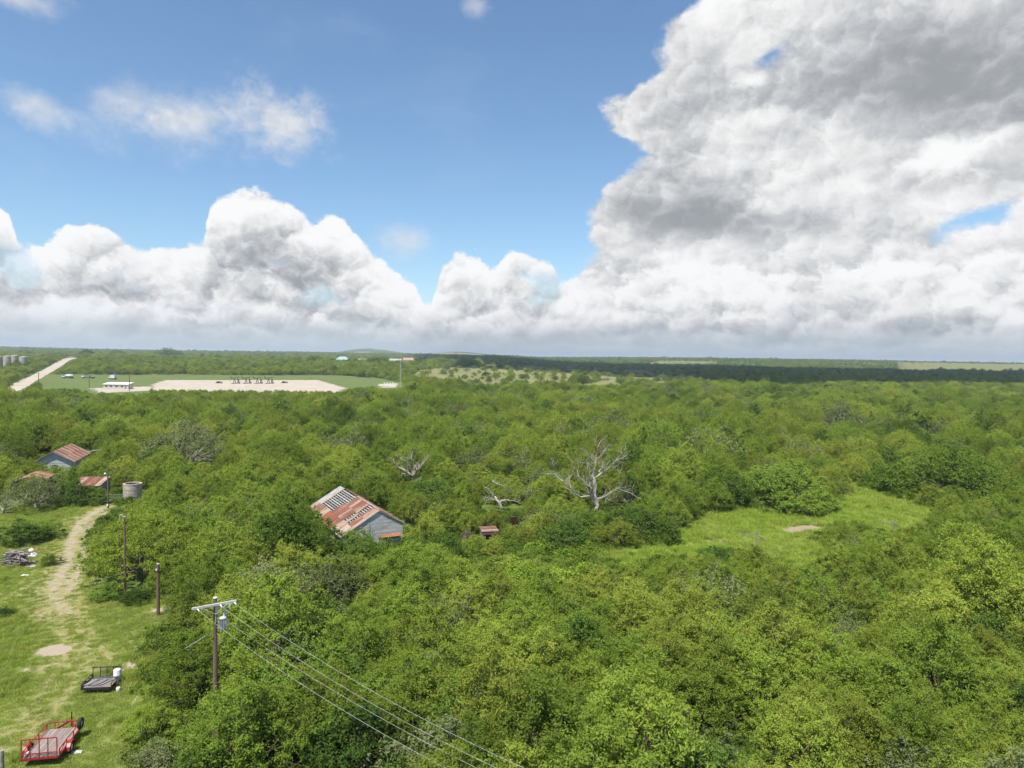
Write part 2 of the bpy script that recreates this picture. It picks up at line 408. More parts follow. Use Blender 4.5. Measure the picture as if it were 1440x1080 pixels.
M['meadow'] = earth_mat('meadow_grass', (0.125, 0.180, 0.028), (0.19, 0.20, 0.068), (0.28, 0.23, 0.165), True, 0.50, 0.72, 0.75)
M['pasture'] = earth_mat('far_pasture', (0.105, 0.148, 0.048), (0.15, 0.168, 0.070), (0.34, 0.30, 0.18), False, 0.40, 0.70, 0.8)
M['sparse'] = earth_mat('dry_pasture', (0.14, 0.165, 0.056), (0.22, 0.205, 0.105), (0.26, 0.22, 0.15), False, 0.36, 0.60, 0.66)
M['caliche'] = surf('caliche', (0.37, 0.315, 0.25), (0.42, 0.37, 0.305), 0.15, 0.95, c3=(0.32, 0.27, 0.20), obj_var=0.0, coord='Object')

# one ground sheet to the horizon
na, radii = 540, np.concatenate([np.linspace(0, 200, 12)[1:], np.geomspace(230, 15000, 110)])
V = [(0, 0, 0)]; F_ = []
th = np.linspace(0, 2 * np.pi, na, endpoint=False)
for r in radii:
    X = r * np.sin(th); Y = r * np.cos(th); Z = tz(X, Y)
    V += list(zip(X, Y, Z))
for k in range(na): F_.append((0, 1 + (k + 1) % na, 1 + k))
for i in range(len(radii) - 1):
    a, b = 1 + i * na, 1 + (i + 1) * na
    for k in range(na): F_.append((a + k, a + (k + 1) % na, b + (k + 1) % na, b + k))
# far ground wears the colour of a brush canopy seen from afar
mt, t, out = newmat('ground_cover')
pos = t.new('ShaderNodeNewGeometry').outputs['Position']
n_ = t.noise(pos, 0.05, 6, 0.7); nb = t.noise(t.vm('MULTIPLY', pos, (1, 1, 0)), 0.0016, 4, 0.55); ns = t.noise(pos, 1.6, 4, 0.7)
near = t.mix(ns, (0.065, 0.100, 0.022), (0.140, 0.180, 0.045))
near = t.mix(t.ss(t.noise(pos, 0.13, 4, 0.6), 0.56, 0.70), near, (0.20, 0.165, 0.10))
far = t.mix(t.ss(n_, 0.35, 0.65), (0.035, 0.065, 0.020), (0.085, 0.125, 0.035))
far = t.mix(t.m('MULTIPLY', t.ss(t.m('ADD', nb, t.m('MULTIPLY', t.m('SUBTRACT', n_, 0.5), 0.25)), 0.50, 0.58), 0.9), far, (0.24, 0.235, 0.115))
dist = t.vm('LENGTH', pos)
cc = t.mix(t.ss(dist, 350, 900), near, far)
d = t.new('ShaderNodeBsdfDiffuse'); t.put(d.inputs[0], cc); t.l.new(d.outputs[0], out.inputs[0])
tag(obj('ground', mesh_from('ground', V, F_, mt, True)), 'wide flat brush country ground running to low hills', kind='structure')

def sheet(name, poly, mat, lift, step, attrs=None, wobble=0.0):
    """ground sheet filling a polygon of ground points, as a grid of small cells that follows the terrain"""
    P = np.array([(p[0], p[1]) for p in poly]); lo, hi = P.min(0) - step, P.max(0) + step
    xs = np.arange(lo[0], hi[0], step); ys = np.arange(lo[1], hi[1], step)
    gx, gy = np.meshgrid(xs, ys, indexing='ij')
    cx = gx[:-1, :-1] + step / 2; cy_ = gy[:-1, :-1] + step / 2
    wx = wobble * np.sin(cy_ * 0.9 + np.sin(cx * 1.7) * 1.3); wy = wobble * np.sin(cx * 0.8 + np.sin(cy_ * 1.3) * 1.5)
    ins = inpoly(cx + wx, cy_ + wy, [tuple(p) for p in P])
    idx = -np.ones(gx.shape, int); used = np.zeros(gx.shape, bool)
    for a, b in ((0, 0), (1, 0), (0, 1), (1, 1)): used[a:a + ins.shape[0], b:b + ins.shape[1]] |= ins
    idx[used] = np.arange(used.sum())
    X, Y = gx[used], gy[used]
    V = np.stack([X, Y, tz(X, Y) + lift], 1)
    I, J = np.nonzero(ins)
    F_ = np.stack([idx[I, J], idx[I + 1, J], idx[I + 1, J + 1], idx[I, J + 1]], 1)
    me = mesh_from(name, V.tolist(), F_.tolist(), mat, True)
    for k, fn in (attrs or {}).items():
        a = me.attributes.new(k, 'FLOAT', 'POINT'); a.data.foreach_set('value', np.asarray(fn(X, Y), np.float32))
    return tag(obj(name, me), kind='structure')
def gpoly(pts, z=0.0):
    return [tuple(ground_at(x, y, z)[:2]) for x, y in pts]
def polydist(X, Y, line):
    d = np.full(X.shape, 1e9)
    for (x1, y1), (x2, y2) in zip(line[:-1], line[1:]):
        L = (x2 - x1) ** 2 + (y2 - y1) ** 2; t_ = np.clip(((X - x1) * (x2 - x1) + (Y - y1) * (y2 - y1)) / L, 0, 1)
        d = np.minimum(d, np.hypot(X - x1 - t_ * (x2 - x1), Y - y1 - t_ * (y2 - y1)))
    return d
LAWN_PX = [(-260, 712), (0, 715), (60, 713), (100, 704), (145, 708), (160, 712), (150, 722), (128, 742), (126, 770), (130, 800), (126, 826), (150, 836), (246, 836),
           (248, 868), (232, 886), (222, 912), (224, 945), (215, 965), (222, 988), (196, 1016), (186, 1048), (196, 1120), (-260, 1160)]
LAWN = gpoly(LAWN_PX)
track = gpoly([(150, 714), (132, 722), (118, 735), (110, 752), (106, 768), (98, 782), (92, 800), (84, 825), (82, 845), (84, 862)])
rutL = gpoly([(140, 716), (112, 735), (102, 755), (97, 775), (86, 805), (72, 830), (70, 860), (72, 893)])
rutR = gpoly([(148, 722), (124, 745), (119, 775), (112, 800), (98, 830), (96, 860), (92, 880)])
worn_l = gpoly([(90, 800), (40, 830), (-40, 850)]) ; worn_2 = gpoly([(90, 860), (110, 920), (60, 1000), (10, 1040), (-40, 1070)]); worn_3 = gpoly([(100, 870), (125, 910), (140, 935)])
spot = gpoly([(75, 915)])[0]; spot2 = gpoly([(53, 940)])[0]; spot3 = gpoly([(183, 938)])[0]; spot4 = gpoly([(222, 858)])[0]
def lawn_dirt(X, Y):
    d = 0.44 * np.exp(-(polydist(X, Y, track) / 2.6) ** 2)
    d = np.maximum(d, 0.62 * np.exp(-(polydist(X, Y, rutL[:6]) / 0.8) ** 2)); d = np.maximum(d, 0.58 * np.exp(-(polydist(X, Y, rutR[:5]) / 0.8) ** 2))
    a = ((X - spot[0]) / 1.15) ** 2 + ((Y - spot[1]) / 1.15) ** 2
    d = np.maximum(d, 1.25 * (a < 1.0) + 0.6 * np.exp(-np.clip(a - 1, 0, None) * 4) * (a >= 1))
    d = np.maximum(d, 0.58 * np.exp(-((X - spot2[0]) / 1.6) ** 2 - ((Y - spot2[1] - 0.3 * (X - spot2[0])) / 0.7) ** 2))
    d = np.maximum(d, 0.95 * np.exp(-((X - spot3[0]) / 0.8) ** 2 - ((Y - spot3[1]) / 1.2) ** 2))
    d = np.maximum(d, 0.8 * np.exp(-((X - spot4[0]) / 0.8) ** 2 - ((Y - spot4[1]) / 1.0) ** 2))
    for L in (worn_2, worn_l, worn_3):
        e = polydist(X, Y, L); d = np.maximum(d, 0.34 * np.exp(-((e - 0.85) / 0.32) ** 2))
    return d
def lawn_worn(X, Y):
    w = 0.9 * np.exp(-(polydist(X, Y, track) / 4.0) ** 2)
    for L, s in ((worn_l, 3.0), (worn_2, 2.6), (worn_3, 1.8)): w = np.maximum(w, 0.75 * np.exp(-(polydist(X, Y, L) / s) ** 2))
    return w
sheet('lawn', LAWN, M['lawn'], 0.006, 0.3, {'dirt': lawn_dirt, 'worn': lawn_worn}, 0.25)
bpy.data.objects['lawn']['label'] = 'mown yellow-green grass with a worn pale dirt track'
MEADOW_PX = [(600, 800), (700, 788), (800, 768), (850, 768), (900, 758), (975, 742), (985, 722), (1040, 716), (1100, 722), (1150, 726), (1190, 696), (1195, 684), (1215, 668), (1235, 655), (1250, 678),
             (1270, 690), (1300, 704), (1330, 720), (1320, 750), (1280, 765), (1230, 775), (1160, 800), (1100, 815), (1000, 800), (900, 800), (800, 815), (640, 815)]
MEADOW = gpoly(MEADOW_PX)
mtrack = gpoly([(860, 778), (930, 772), (1000, 762), (1060, 755), (1110, 747), (1140, 742)])
def meadow_dirt(X, Y):
    d = 0.42 * np.exp(-(polydist(X, Y, mtrack) / 1.3) ** 2)
    return np.maximum(d, 1.2 * np.exp(-(polydist(X, Y, mtrack[-2:]) / 1.6) ** 2))
sheet('meadow', MEADOW, M['meadow'], 0.006, 0.4, {'dirt': meadow_dirt, 'worn': lambda X, Y: 0.7 * np.exp(-(polydist(X, Y, mtrack) / 2.6) ** 2)}, 0.5)
bpy.data.objects['meadow']['label'] = 'bright grassy clearing in the brush with a faint bare path'
# the far green field with the well pad and the caliche road
FIELD_PX = [(62, 526), (300, 527), (480, 528), (600, 536), (520, 556), (300, 560), (110, 560), (20, 560), (10, 548)]
tag(sheet('pasture', gpoly(FIELD_PX), M['pasture'], 0.02, 8.0, wobble=3), 'flat mown green field round the pale well pad')
PAD_PX = [(214, 541), (232, 534.5), (448, 534.5), (487, 546), (470, 553), (215, 553)]
tag(sheet('well_pad', gpoly(PAD_PX), M['caliche'], 0.05, 3.0, wobble=1.2), 'pale caliche well pad in the far green field')
tag(sheet('gravel_drive', gpoly([(128, 546), (210, 543.5), (216, 549), (140, 553)]), M['caliche'], 0.05, 2.0, wobble=1.0), 'pale gravel strip in front of the long low building')
tag(sheet('pipe_yard', gpoly([(532, 540), (560, 539), (556, 545), (536, 545)]), M['caliche'], 0.05, 1.5, wobble=0.8), 'small patch of pale gravel under white pipes')
def strip(name, px, widths, mat, lift, label):
    c = [ground_at(x, y) for x, y in px]; V = []; F_ = []; pts = []
    for i in range(len(c) - 1):
        for s in np.linspace(0, 1, 14, endpoint=False): pts.append((c[i].lerp(c[i + 1], s), widths[i] * (1 - s) + widths[i + 1] * s))
    pts.append((c[-1], widths[-1]))
    for i, (p, w) in enumerate(pts):
        d = (pts[min(i + 1, len(pts) - 1)][0] - pts[max(i - 1, 0)][0]); d.z = 0; nrm = Vector((-d.y, d.x, 0)).normalized()
        for s in (-0.5, -0.17, 0.17, 0.5):
            q = p + nrm * w * (s + random.uniform(-0.04, 0.04)); V.append((q.x, q.y, gz(q.x, q.y) + lift))
    for i in range(len(pts) - 1):
        for k in range(3): F_.append((i * 4 + k, i * 4 + k + 1, (i + 1) * 4 + k + 1, (i + 1) * 4 + k))
    return tag(obj(name, mesh_from(name, V, F_, mat, True)), label, kind='structure')
random.seed(3)
strip('caliche_road', [(-60, 556), (10, 550), (26, 543), (40, 535), (60, 525), (80, 514), (103, 503.5)], [8, 11, 11, 11, 11, 12, 14], M['caliche'], 0.12, 'pale caliche road climbing away past the storage tanks')
SPARSE_PX = [(590, 520), (700, 512), (900, 520), (1000, 528), (1060, 536), (940, 547), (800, 549), (640, 545), (570, 532)]
tag(sheet('dry_pasture', gpoly(SPARSE_PX), M['sparse'], 0.03, 8.0, wobble=4), 'pale dry pasture dotted with single bushes')
TAN = [(1000, 1850), (2100, 1850), (3500, 3700), (2000, 3700)]
tag(sheet('tan_field', TAN, M['sparse'], 0.5, 40, wobble=20), 'far sunlit tan field below the horizon')
tag(sheet('pale_meadow', gpoly([(930, 509), (1010, 510), (1010, 513.5), (900, 512)]), M['sparse'], 0.4, 40, wobble=20), 'far pale meadow beyond the cloud shadow')

# ------------------------------------------------------------------ plants
def leaf_arrays(rng, C, rad, per, L, Wd, flat=0.75, upb=0.6, tint0=None):
    """leaves round clump centres C (n,3) with radii rad"""
    n = len(C); k = n * per
    ci = np.repeat(np.arange(n), per)
    d = rng.normal(size=(k, 3)); d /= np.linalg.norm(d, axis=1, keepdims=True)
    rr = np.abs(rng.normal(0, 0.62, k))
    p = C[ci] + d * (rad[ci] * rr)[:, None] * np.array([1, 1, flat])
    nrm = d * 0.55 + rng.normal(size=(k, 3)) * 0.55 + np.array([0, 0, upb]); nrm /= np.linalg.norm(nrm, axis=1, keepdims=True)
    a = rng.normal(size=(k, 3)); a[:, 2] -= 0.3; a -= nrm * (a * nrm).sum(1, keepdims=True); a /= np.linalg.norm(a, axis=1, keepdims=True)
    b = np.cross(nrm, a); s = rng.uniform(0.7, 1.35, k)[:, None]
    v = np.stack([p - a * L * s * 0.5, p + b * Wd * s * 0.5 + nrm * Wd * 0.12, p + a * L * s * 0.5 - np.array([0, 0, 0.12]) * L, p - b * Wd * s * 0.5 + nrm * Wd * 0.12], 1)
    tint = np.clip((tint0[ci] if tint0 is not None else 0.5) * 0.6 + rng.random(k) * 0.4, 0, 1)
    return v.reshape(-1, 3), np.repeat(tint, 4)
def quads_mesh(name, v, tint, mats, extra=None):
    """leaf quads plus optional wood (verts, faces, material slot 1) in one mesh"""
    nq = len(v) // 4; ev = np.zeros((0, 3)); ef = []
    if extra is not None: ev = np.array(extra.v, float).reshape(-1, 3); ef = extra.f
    me = bpy.data.meshes.new(name)
    allv = np.concatenate([v, ev]) if len(ev) else v
    me.vertices.add(len(allv)); me.vertices.foreach_set('co', allv.astype(np.float32).ravel())
    li = np.arange(nq * 4); tot = np.full(nq, 4); sl = np.zeros(nq, int)
    if ef:
        li = np.concatenate([li, np.array([i + len(v) for f in ef for i in f])]); tot = np.concatenate([tot, np.array([len(f) for f in ef])])
        sl = np.concatenate([sl, np.ones(len(ef), int)])
    me.loops.add(len(li)); me.loops.foreach_set('vertex_index', li.astype(np.int32))
    me.polygons.add(len(tot)); st = np.concatenate([[0], np.cumsum(tot)[:-1]])
    me.polygons.foreach_set('loop_start', st.astype(np.int32)); me.polygons.foreach_set('material_index', sl.astype(np.int32))
    for mm in mats: me.materials.append(mm)
    a = me.attributes.new('tint', 'FLOAT', 'POINT'); tt = np.concatenate([tint, np.full(len(ev), 0.5)]) if len(ev) else tint
    a.data.foreach_set('value', tt.astype(np.float32))
    me.update(calc_edges=True); return me
def wood(rng, C, base_z, stems, r0, n=4, bend=0.25):
    """stems from the ground that fork out to the clump centres"""
    mb = MB(); forks = []
    for s in range(stems):
        a = rng.uniform(0, 6.28); rr = rng.uniform(0.02, 0.14) if stems > 1 else 0
        foot = np.array([math.cos(a) * rr * 1.5, math.sin(a) * rr * 1.5, -0.12]); k = rng.uniform(0.7, 1.0)
        f = np.array([math.cos(a) * rr * 5, math.sin(a) * rr * 5, base_z * k])
        mid = (foot + f) / 2 + rng.normal(size=3) * 0.08 * base_z * np.array([1, 1, 0.2])
        mb.tube([foot, mid, f], [r0 * 1.25, r0, r0 * 0.85], 6); forks.append(f)
    forks = np.array(forks)
    for c in C:
        f = forks[rng.integers(len(forks))]; d = c - f; q = f + d * 0.5 + rng.normal(size=3) * np.linalg.norm(d) * bend * 0.4
        mb.tube([f, q, c], [r0 * 0.55, r0 * 0.33, r0 * 0.10], n, False)
    return mb
def dome(rng, n, R, H, base, shell=0.5, squash=2.0):
    """clump centres through an uneven dome"""
    a = rng.uniform(0, 2 * np.pi, n); u = np.sqrt(rng.random(n))
    ph = rng.uniform(0, 6.28, 4)
    Rw = R * (1 + 0.24 * np.sin(2 * a + ph[0]) + 0.19 * np.sin(3 * a + ph[1]) + 0.13 * np.sin(5 * a + ph[2]))
    zt = base + (H - base) * (1 - u ** squash) ** 0.6 * (1 + 0.20 * np.sin(a * 2 + ph[3]) + 0.14 * np.sin(u * 7 + a * 3 + ph[1]))
    z = zt - rng.random(n) ** 1.6 * shell * (zt - base * 0.4)
    return np.stack([u * Rw * np.cos(a), u * Rw * np.sin(a), np.maximum(z, base * 0.45)], 1)
PLANTS = {}
def plant(key, seed, R, H, base, n, per, crad, L, Wd, mat, stems=3, r0=0.06, shell=0.5, squash=2.0, flat=0.75, upb=0.6, woodmat='bark'):
    rng = np.random.default_rng(seed)
    C = dome(rng, n, R, H, base, shell, squash); rad = crad * rng.uniform(0.65, 1.25, n)
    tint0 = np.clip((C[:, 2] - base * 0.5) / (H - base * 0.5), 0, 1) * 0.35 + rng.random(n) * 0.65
    v, tint = leaf_arrays(rng, C, rad, per, L, Wd, flat, upb, tint0)
    # stray sprays between the clumps
    C2 = dome(rng, n * 2, R * 1.03, H * 1.02, base, shell * 0.7, squash); v2, t2 = leaf_arrays(rng, C2, np.full(n * 2, crad * 0.8), max(4, per // 10), L, Wd, 1.2, upb, rng.random(n * 2))
    v, tint = np.concatenate([v, v2]), np.concatenate([tint, t2])
    wd = wood(rng, C[rng.permutation(n)[:min(n, 34)]], base, stems, r0)
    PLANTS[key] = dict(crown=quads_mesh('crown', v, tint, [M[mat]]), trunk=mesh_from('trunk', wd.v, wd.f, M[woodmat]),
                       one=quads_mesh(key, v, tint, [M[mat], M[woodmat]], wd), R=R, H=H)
for i in range(5):     # mesquite: feathery, many loose clumps
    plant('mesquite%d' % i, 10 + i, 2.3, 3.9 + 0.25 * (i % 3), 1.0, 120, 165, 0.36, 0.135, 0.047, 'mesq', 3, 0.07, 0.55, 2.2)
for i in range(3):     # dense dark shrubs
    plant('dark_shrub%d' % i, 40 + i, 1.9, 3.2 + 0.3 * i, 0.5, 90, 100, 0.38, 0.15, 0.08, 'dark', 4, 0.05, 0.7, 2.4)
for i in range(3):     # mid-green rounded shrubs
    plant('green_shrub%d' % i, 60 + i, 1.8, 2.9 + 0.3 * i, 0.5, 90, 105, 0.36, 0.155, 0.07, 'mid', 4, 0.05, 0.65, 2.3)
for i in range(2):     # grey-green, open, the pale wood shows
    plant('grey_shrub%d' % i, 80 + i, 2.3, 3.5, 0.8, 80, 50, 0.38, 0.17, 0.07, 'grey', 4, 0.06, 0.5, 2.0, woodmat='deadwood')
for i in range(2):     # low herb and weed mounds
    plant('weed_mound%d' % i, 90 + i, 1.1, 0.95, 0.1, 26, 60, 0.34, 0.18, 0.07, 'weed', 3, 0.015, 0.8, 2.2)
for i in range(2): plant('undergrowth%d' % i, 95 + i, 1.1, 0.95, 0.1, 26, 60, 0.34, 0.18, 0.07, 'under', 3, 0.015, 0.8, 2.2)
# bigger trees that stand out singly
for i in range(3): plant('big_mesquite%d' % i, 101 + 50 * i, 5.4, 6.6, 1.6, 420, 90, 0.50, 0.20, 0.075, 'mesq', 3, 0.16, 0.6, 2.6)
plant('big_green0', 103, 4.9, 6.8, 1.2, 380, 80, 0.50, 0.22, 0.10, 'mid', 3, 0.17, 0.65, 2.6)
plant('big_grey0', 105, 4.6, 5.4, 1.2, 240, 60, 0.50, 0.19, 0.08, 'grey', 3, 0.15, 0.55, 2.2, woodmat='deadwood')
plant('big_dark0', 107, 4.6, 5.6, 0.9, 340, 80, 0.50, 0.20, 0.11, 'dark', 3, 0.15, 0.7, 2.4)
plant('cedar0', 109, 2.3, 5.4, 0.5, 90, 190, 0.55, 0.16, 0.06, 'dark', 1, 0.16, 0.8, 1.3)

# ---- where plants may not hide what the photograph shows: (pixel polygon, depth in metres up to which plants are kept away, max. plant height there)
KEEP = [
    ([(-300, 716), (0, 716), (60, 716), (95, 707), (140, 711), (156, 716), (135, 728), (118, 748), (116, 775), (122, 800), (120, 826), (150, 838), (222, 843), (220, 866), (200, 884), (190, 908), (188, 945), (176, 962), (190, 985), (150, 1012), (142, 1045), (150, 1100), (-300, 1140)], 1e9, 0),
    ([(452, 716), (462, 700), (476, 683), (486, 686), (540, 714), (572, 737), (567, 766), (540, 764), (508, 742), (488, 748), (468, 746)], 107, 0),
    ([(52, 648), (72, 635), (96, 622), (124, 632), (122, 636), (104, 650), (78, 650)], 150, 0),
    ([(119, 672), (154, 670), (172, 676), (200, 676), (198, 694), (176, 706), (150, 714), (140, 686), (121, 690)], 122, 0),
    ([(852, 776), (900, 762), (975, 747), (985, 727), (1040, 720), (1100, 726), (1150, 730), (1192, 702), (1195, 690), (1216, 674), (1234, 662), (1246, 682), (1266, 693), (1292, 707), (1310, 716), (1296, 735), (1262, 744), (1200, 730), (1150, 738), (1132, 756), (1138, 778), (1128, 796), (1092, 772), (1000, 766), (960, 776), (872, 786)], 1e9, 0.5),
    ([(640, 792), (760, 774), (850, 772), (872, 790), (700, 802)], 1e9, 1.6),
    ([(208, 541), (232, 532), (450, 532), (490, 546), (480, 549), (215, 547)], 1e9, 0),
    ([(62, 527), (480, 528), (560, 536), (520, 542), (485, 546), (208, 546), (208, 552), (130, 551), (118, 546), (60, 546)], 1e9, 0),
    ([(8, 549), (36, 530), (60, 518), (98, 501), (108, 503), (64, 528), (32, 548)], 1e9, 0),
    ([(528, 538), (566, 535), (566, 545), (532, 546)], 620, 0),
    ([(0, 499), (40, 499), (40, 513), (0, 514)], 850, 0),
    ([(299, 835), (308, 835), (309, 1008), (299, 1008)], 43.5, 0),
    ([(808, 640), (870, 640), (870, 690), (905, 706), (850, 710), (820, 704), (762, 668)], 112, 0),
    ([(548, 640), (600, 636), (600, 672), (560, 672)], 122, 0),
    ([(678, 672), (720, 670), (738, 712), (680, 714)], 112, 0),
    ([(678, 735), (700, 735), (700, 752), (680, 752)], 93, 0), ([(714, 730), (726, 728), (726, 736), (714, 736)], 93, 0), ([(650, 744), (662, 744), (662, 754), (650, 754)], 92, 0),
    ([(216, 795), (228, 795), (228, 866), (216, 866)], 65, 0),
    ([(172, 722), (180, 722), (180, 812), (172, 812)], 69, 0),
    ([(165, 722), (177, 722), (177, 735), (165, 735)], 105, 0),
    ([(0, 690), (30, 690), (30, 716), (0, 716)], 112, 0),
]
# ground never to plant on: (x, y, radius)
NOGO = []
def nogo_line(a, b, r, n=12):
    for s in np.linspace(0, 1, n): NOGO.append((a[0] + (b[0] - a[0]) * s, a[1] + (b[1] - a[1]) * s, r))
nogo_line((-16.5, 87.5), (-25.6, 102.5), 4.2); nogo_line((-86, 134), (-90, 145), 4.5); nogo_line((-69.5, 116), (-70.5, 120), 3.0)
NOGO += [(-60.0, 114.5, 2.6), (-18.2, 43.7, 0.6), (-95, 126, 4.0)]
rngp = np.random.default_rng(77)
def pnoise(X, Y, s, o=0.0):
    return np.array([mnoise.noise(Vector((x * s + o, y * s - o, o))) for x, y in zip(X, Y)])
def grid(y0, y1, step, half=0.84, pad=10):
    ys = np.arange(y0, y1, step); P = []
    for y in ys:
        xm = half * y + pad; xs = np.arange(-xm, xm, step); P.append(np.stack([xs, np.full(len(xs), y)], 1))
    P = np.concatenate(P); return P + rngp.uniform(-0.5, 0.5, P.shape) * step
HERO = []          # (x, y, radius) of single trees; filled below
def hero(key, px, py, name, label, cat='tree', width=None, depth=None, hs=1.0, rz=None, group=None):
    """a tree whose foot is seen (or would be) at a photo pixel; width in photo pixels fixes its size"""
    p = ground_at(px, py)
    d = p.y; pl = PLANTS[key]; s = width * d / F / (2.15 * pl['R'])
    o = thing(name, p, rz if rz is not None else (px * 0.7) % 6.28, label, cat, group)
    for k in ('trunk', 'crown'): obj(k, pl[k], o)
    o.scale = (s, s, s * hs); HERO.append((p.x, p.y, pl['R'] * s * 0.85))
    return o
hero('big_mesquite0', 198, 816, 'mesquite_tree', 'broad round yellow-green mesquite overhanging the dirt track', width=160)
hero('big_green0', 402, 806, 'mesquite_tree', 'tall dense green tree pressing against the rusty barn roof', width=140, hs=1.05)
hero('big_green0', 506, 806, 'shrub', 'pale green leafy shrub tree in front of the barn gable', 'shrub', width=96, hs=0.86)
hero('big_dark0', 606, 792, 'shrub', 'dark glossy green shrub beside the barn gable', 'shrub', width=88, hs=0.8)
hero('cedar0', 104, 710, 'cedar_tree', 'dark conical cedar beside the red-roofed shed', width=46)
hero('big_grey0', 50, 716, 'tree', 'loose grey-green tree beside the cedar, over the ruined roof', width=88, hs=0.9)
hero('dark_shrub1', 135, 709, 'shrub', 'small dark bush at the shed wall by the gate', 'shrub', width=34, hs=0.75)
hero('big_grey0', 262, 662, 'tree', 'wide grey-leaved tree with pale limbs behind the cistern', width=120, rz=2.0)
hero('big_green0', 1338, 704, 'tree', 'large spreading green tree standing on the far edge of the clearing', width=150, rz=1.0, hs=0.7)
hero('big_green0', 1240, 690, 'tree', 'rounded green tree at the neck of the clearing', width=60, rz=0.4, hs=0.8)
hero('big_grey0', 1184, 613, 'tree', 'round dark grey tree alone among yellow-green mesquite', width=74, rz=4.0)
hero('big_green0', 1106, 713, 'tree', 'broad green tree beside a dense dark tree at the clearing edge', width=130, rz=3.3, hs=0.66)
hero('big_dark0', 1015, 710, 'tree', 'dense dark tree casting shade along the clearing', width=90, rz=5.0, hs=0.9)
hero('big_green0', 1214, 806, 'shrub', 'spreading green bush below the bare path of the clearing', 'shrub', width=130, hs=0.42)
hero('big_dark0', 1022, 800, 'shrub', 'low spreading dark bush at the near edge of the clearing', 'shrub', width=92, hs=0.5)
hero('big_dark0', 900, 755, 'shrub', 'dark thicket at the foot of the great dead tree', 'shrub', width=120, hs=0.55)
hero('big_dark0', 800, 770, 'shrub', 'dark bush beside the near end of the grassy path', 'shrub', width=92, hs=0.75)
hero('big_dark0', 610, 716, 'tree', 'dark tree behind the barn', width=86, rz=2.2, hs=0.8)
hero('big_dark0', 930, 618, 'tree', 'dark tree clump deep in the brush behind the dead tree', width=72, rz=0.3, hs=0.6)
hero('dark_shrub2', 30, 764, 'shrub', 'dark green bush on the lawn behind the woodpile', 'shrub', width=64, hs=0.5)
hero('green_shrub0', 66, 756, 'shrub', 'low green bush between woodpile and dirt track', 'shrub', width=46, hs=0.55)
hero('green_shrub2', 72, 794, 'shrub', 'small olive bush at the edge of the dirt track', 'shrub', width=28, hs=0.6)
hero('green_shrub1', 166, 730, 'shrub', 'low green bush at the foot of the yard light', 'shrub', width=28, hs=0.7)
hero('green_shrub0', 150, 842, 'shrub', 'low green bush at the foot of the thin pole', 'shrub', width=44, hs=0.5)
hero('dark_shrub0', 188, 848, 'shrub', 'low dark bush between the thin pole and the short thick pole', 'shrub', width=44, hs=0.5)
hero('dark_shrub1', 6, 866, 'shrub', 'small dark weed bush on the open lawn', 'shrub', width=28, hs=0.5)

hero('big_green0', 82, 684, 'tree', 'leafy green tree hiding the lower wall of the farmhouse', width=48, hs=0.8, rz=1.1)

def keepout(X, Y, Rr, Hh):
    """max. plant height allowed at each place, from the things the photograph shows behind it"""
    ok = np.full(X.shape, 99.0); Z = tz(X, Y)
    pts = []
    for dx_ in (-1.1, -0.75, -0.4, 0.0, 0.4, 0.75, 1.1):
        for dz_ in (0.0, 0.3, 0.6, 0.85, 1.08):
            if abs(dx_) > 1 and dz_ > 0.7 or abs(dx_) > 0.7 and dz_ > 1.0 or dz_ == 0.0 and dx_ != 0: continue
            pts.append(project(np.stack([X + dx_ * Rr, Y, Z + dz_ * Hh], 1)))
    for poly, dep, hmax in KEEP:
        hit = np.zeros(X.shape, bool)
        for u, v in pts: hit |= inpoly(u, v, poly)
        hit &= Y < dep + 2
        ok[hit] = np.minimum(ok[hit], hmax)
    for x, y, r in NOGO: ok[np.hypot(X - x, Y - y) < r + 0.6 * Rr] = 0
    for x, y, r in HERO: ok[np.hypot(X - x, Y - y) < r + 0.25 * Rr] = 0
    return ok
GROUPS = {'mesquite': 5, 'dark_shrub': 3, 'green_shrub': 3, 'grey_shrub': 2, 'weed_mound': 2}
def layout(P, smin, smax, gap):
    X, Y = P[:, 0], P[:, 1]; n = len(P)
    a = pnoise(X, Y, 0.035); b = pnoise(X, Y, 0.012, 5.2); g = pnoise(X, Y, 0.10, 9.1)
    kind = np.full(n, 'mesquite', dtype=object); r = rngp.random(n)
    kind[r < 0.13 + 0.16 * (a > 0.18)] = 'green_shrub'
    kind[r < 0.07 + 0.14 * (a < -0.22)] = 'dark_shrub'
    kind[r > 0.91 - 0.10 * (b > 0.25)] = 'grey_shrub'
    s = rngp.uniform(smin, smax, n) * (1 + 0.50 * b + 0.25 * a) * np.where(rngp.random(n) < 0.10, 1.35, 1.0)
    keep = g > gap
    return X, Y, kind, s, keep
pieces = []
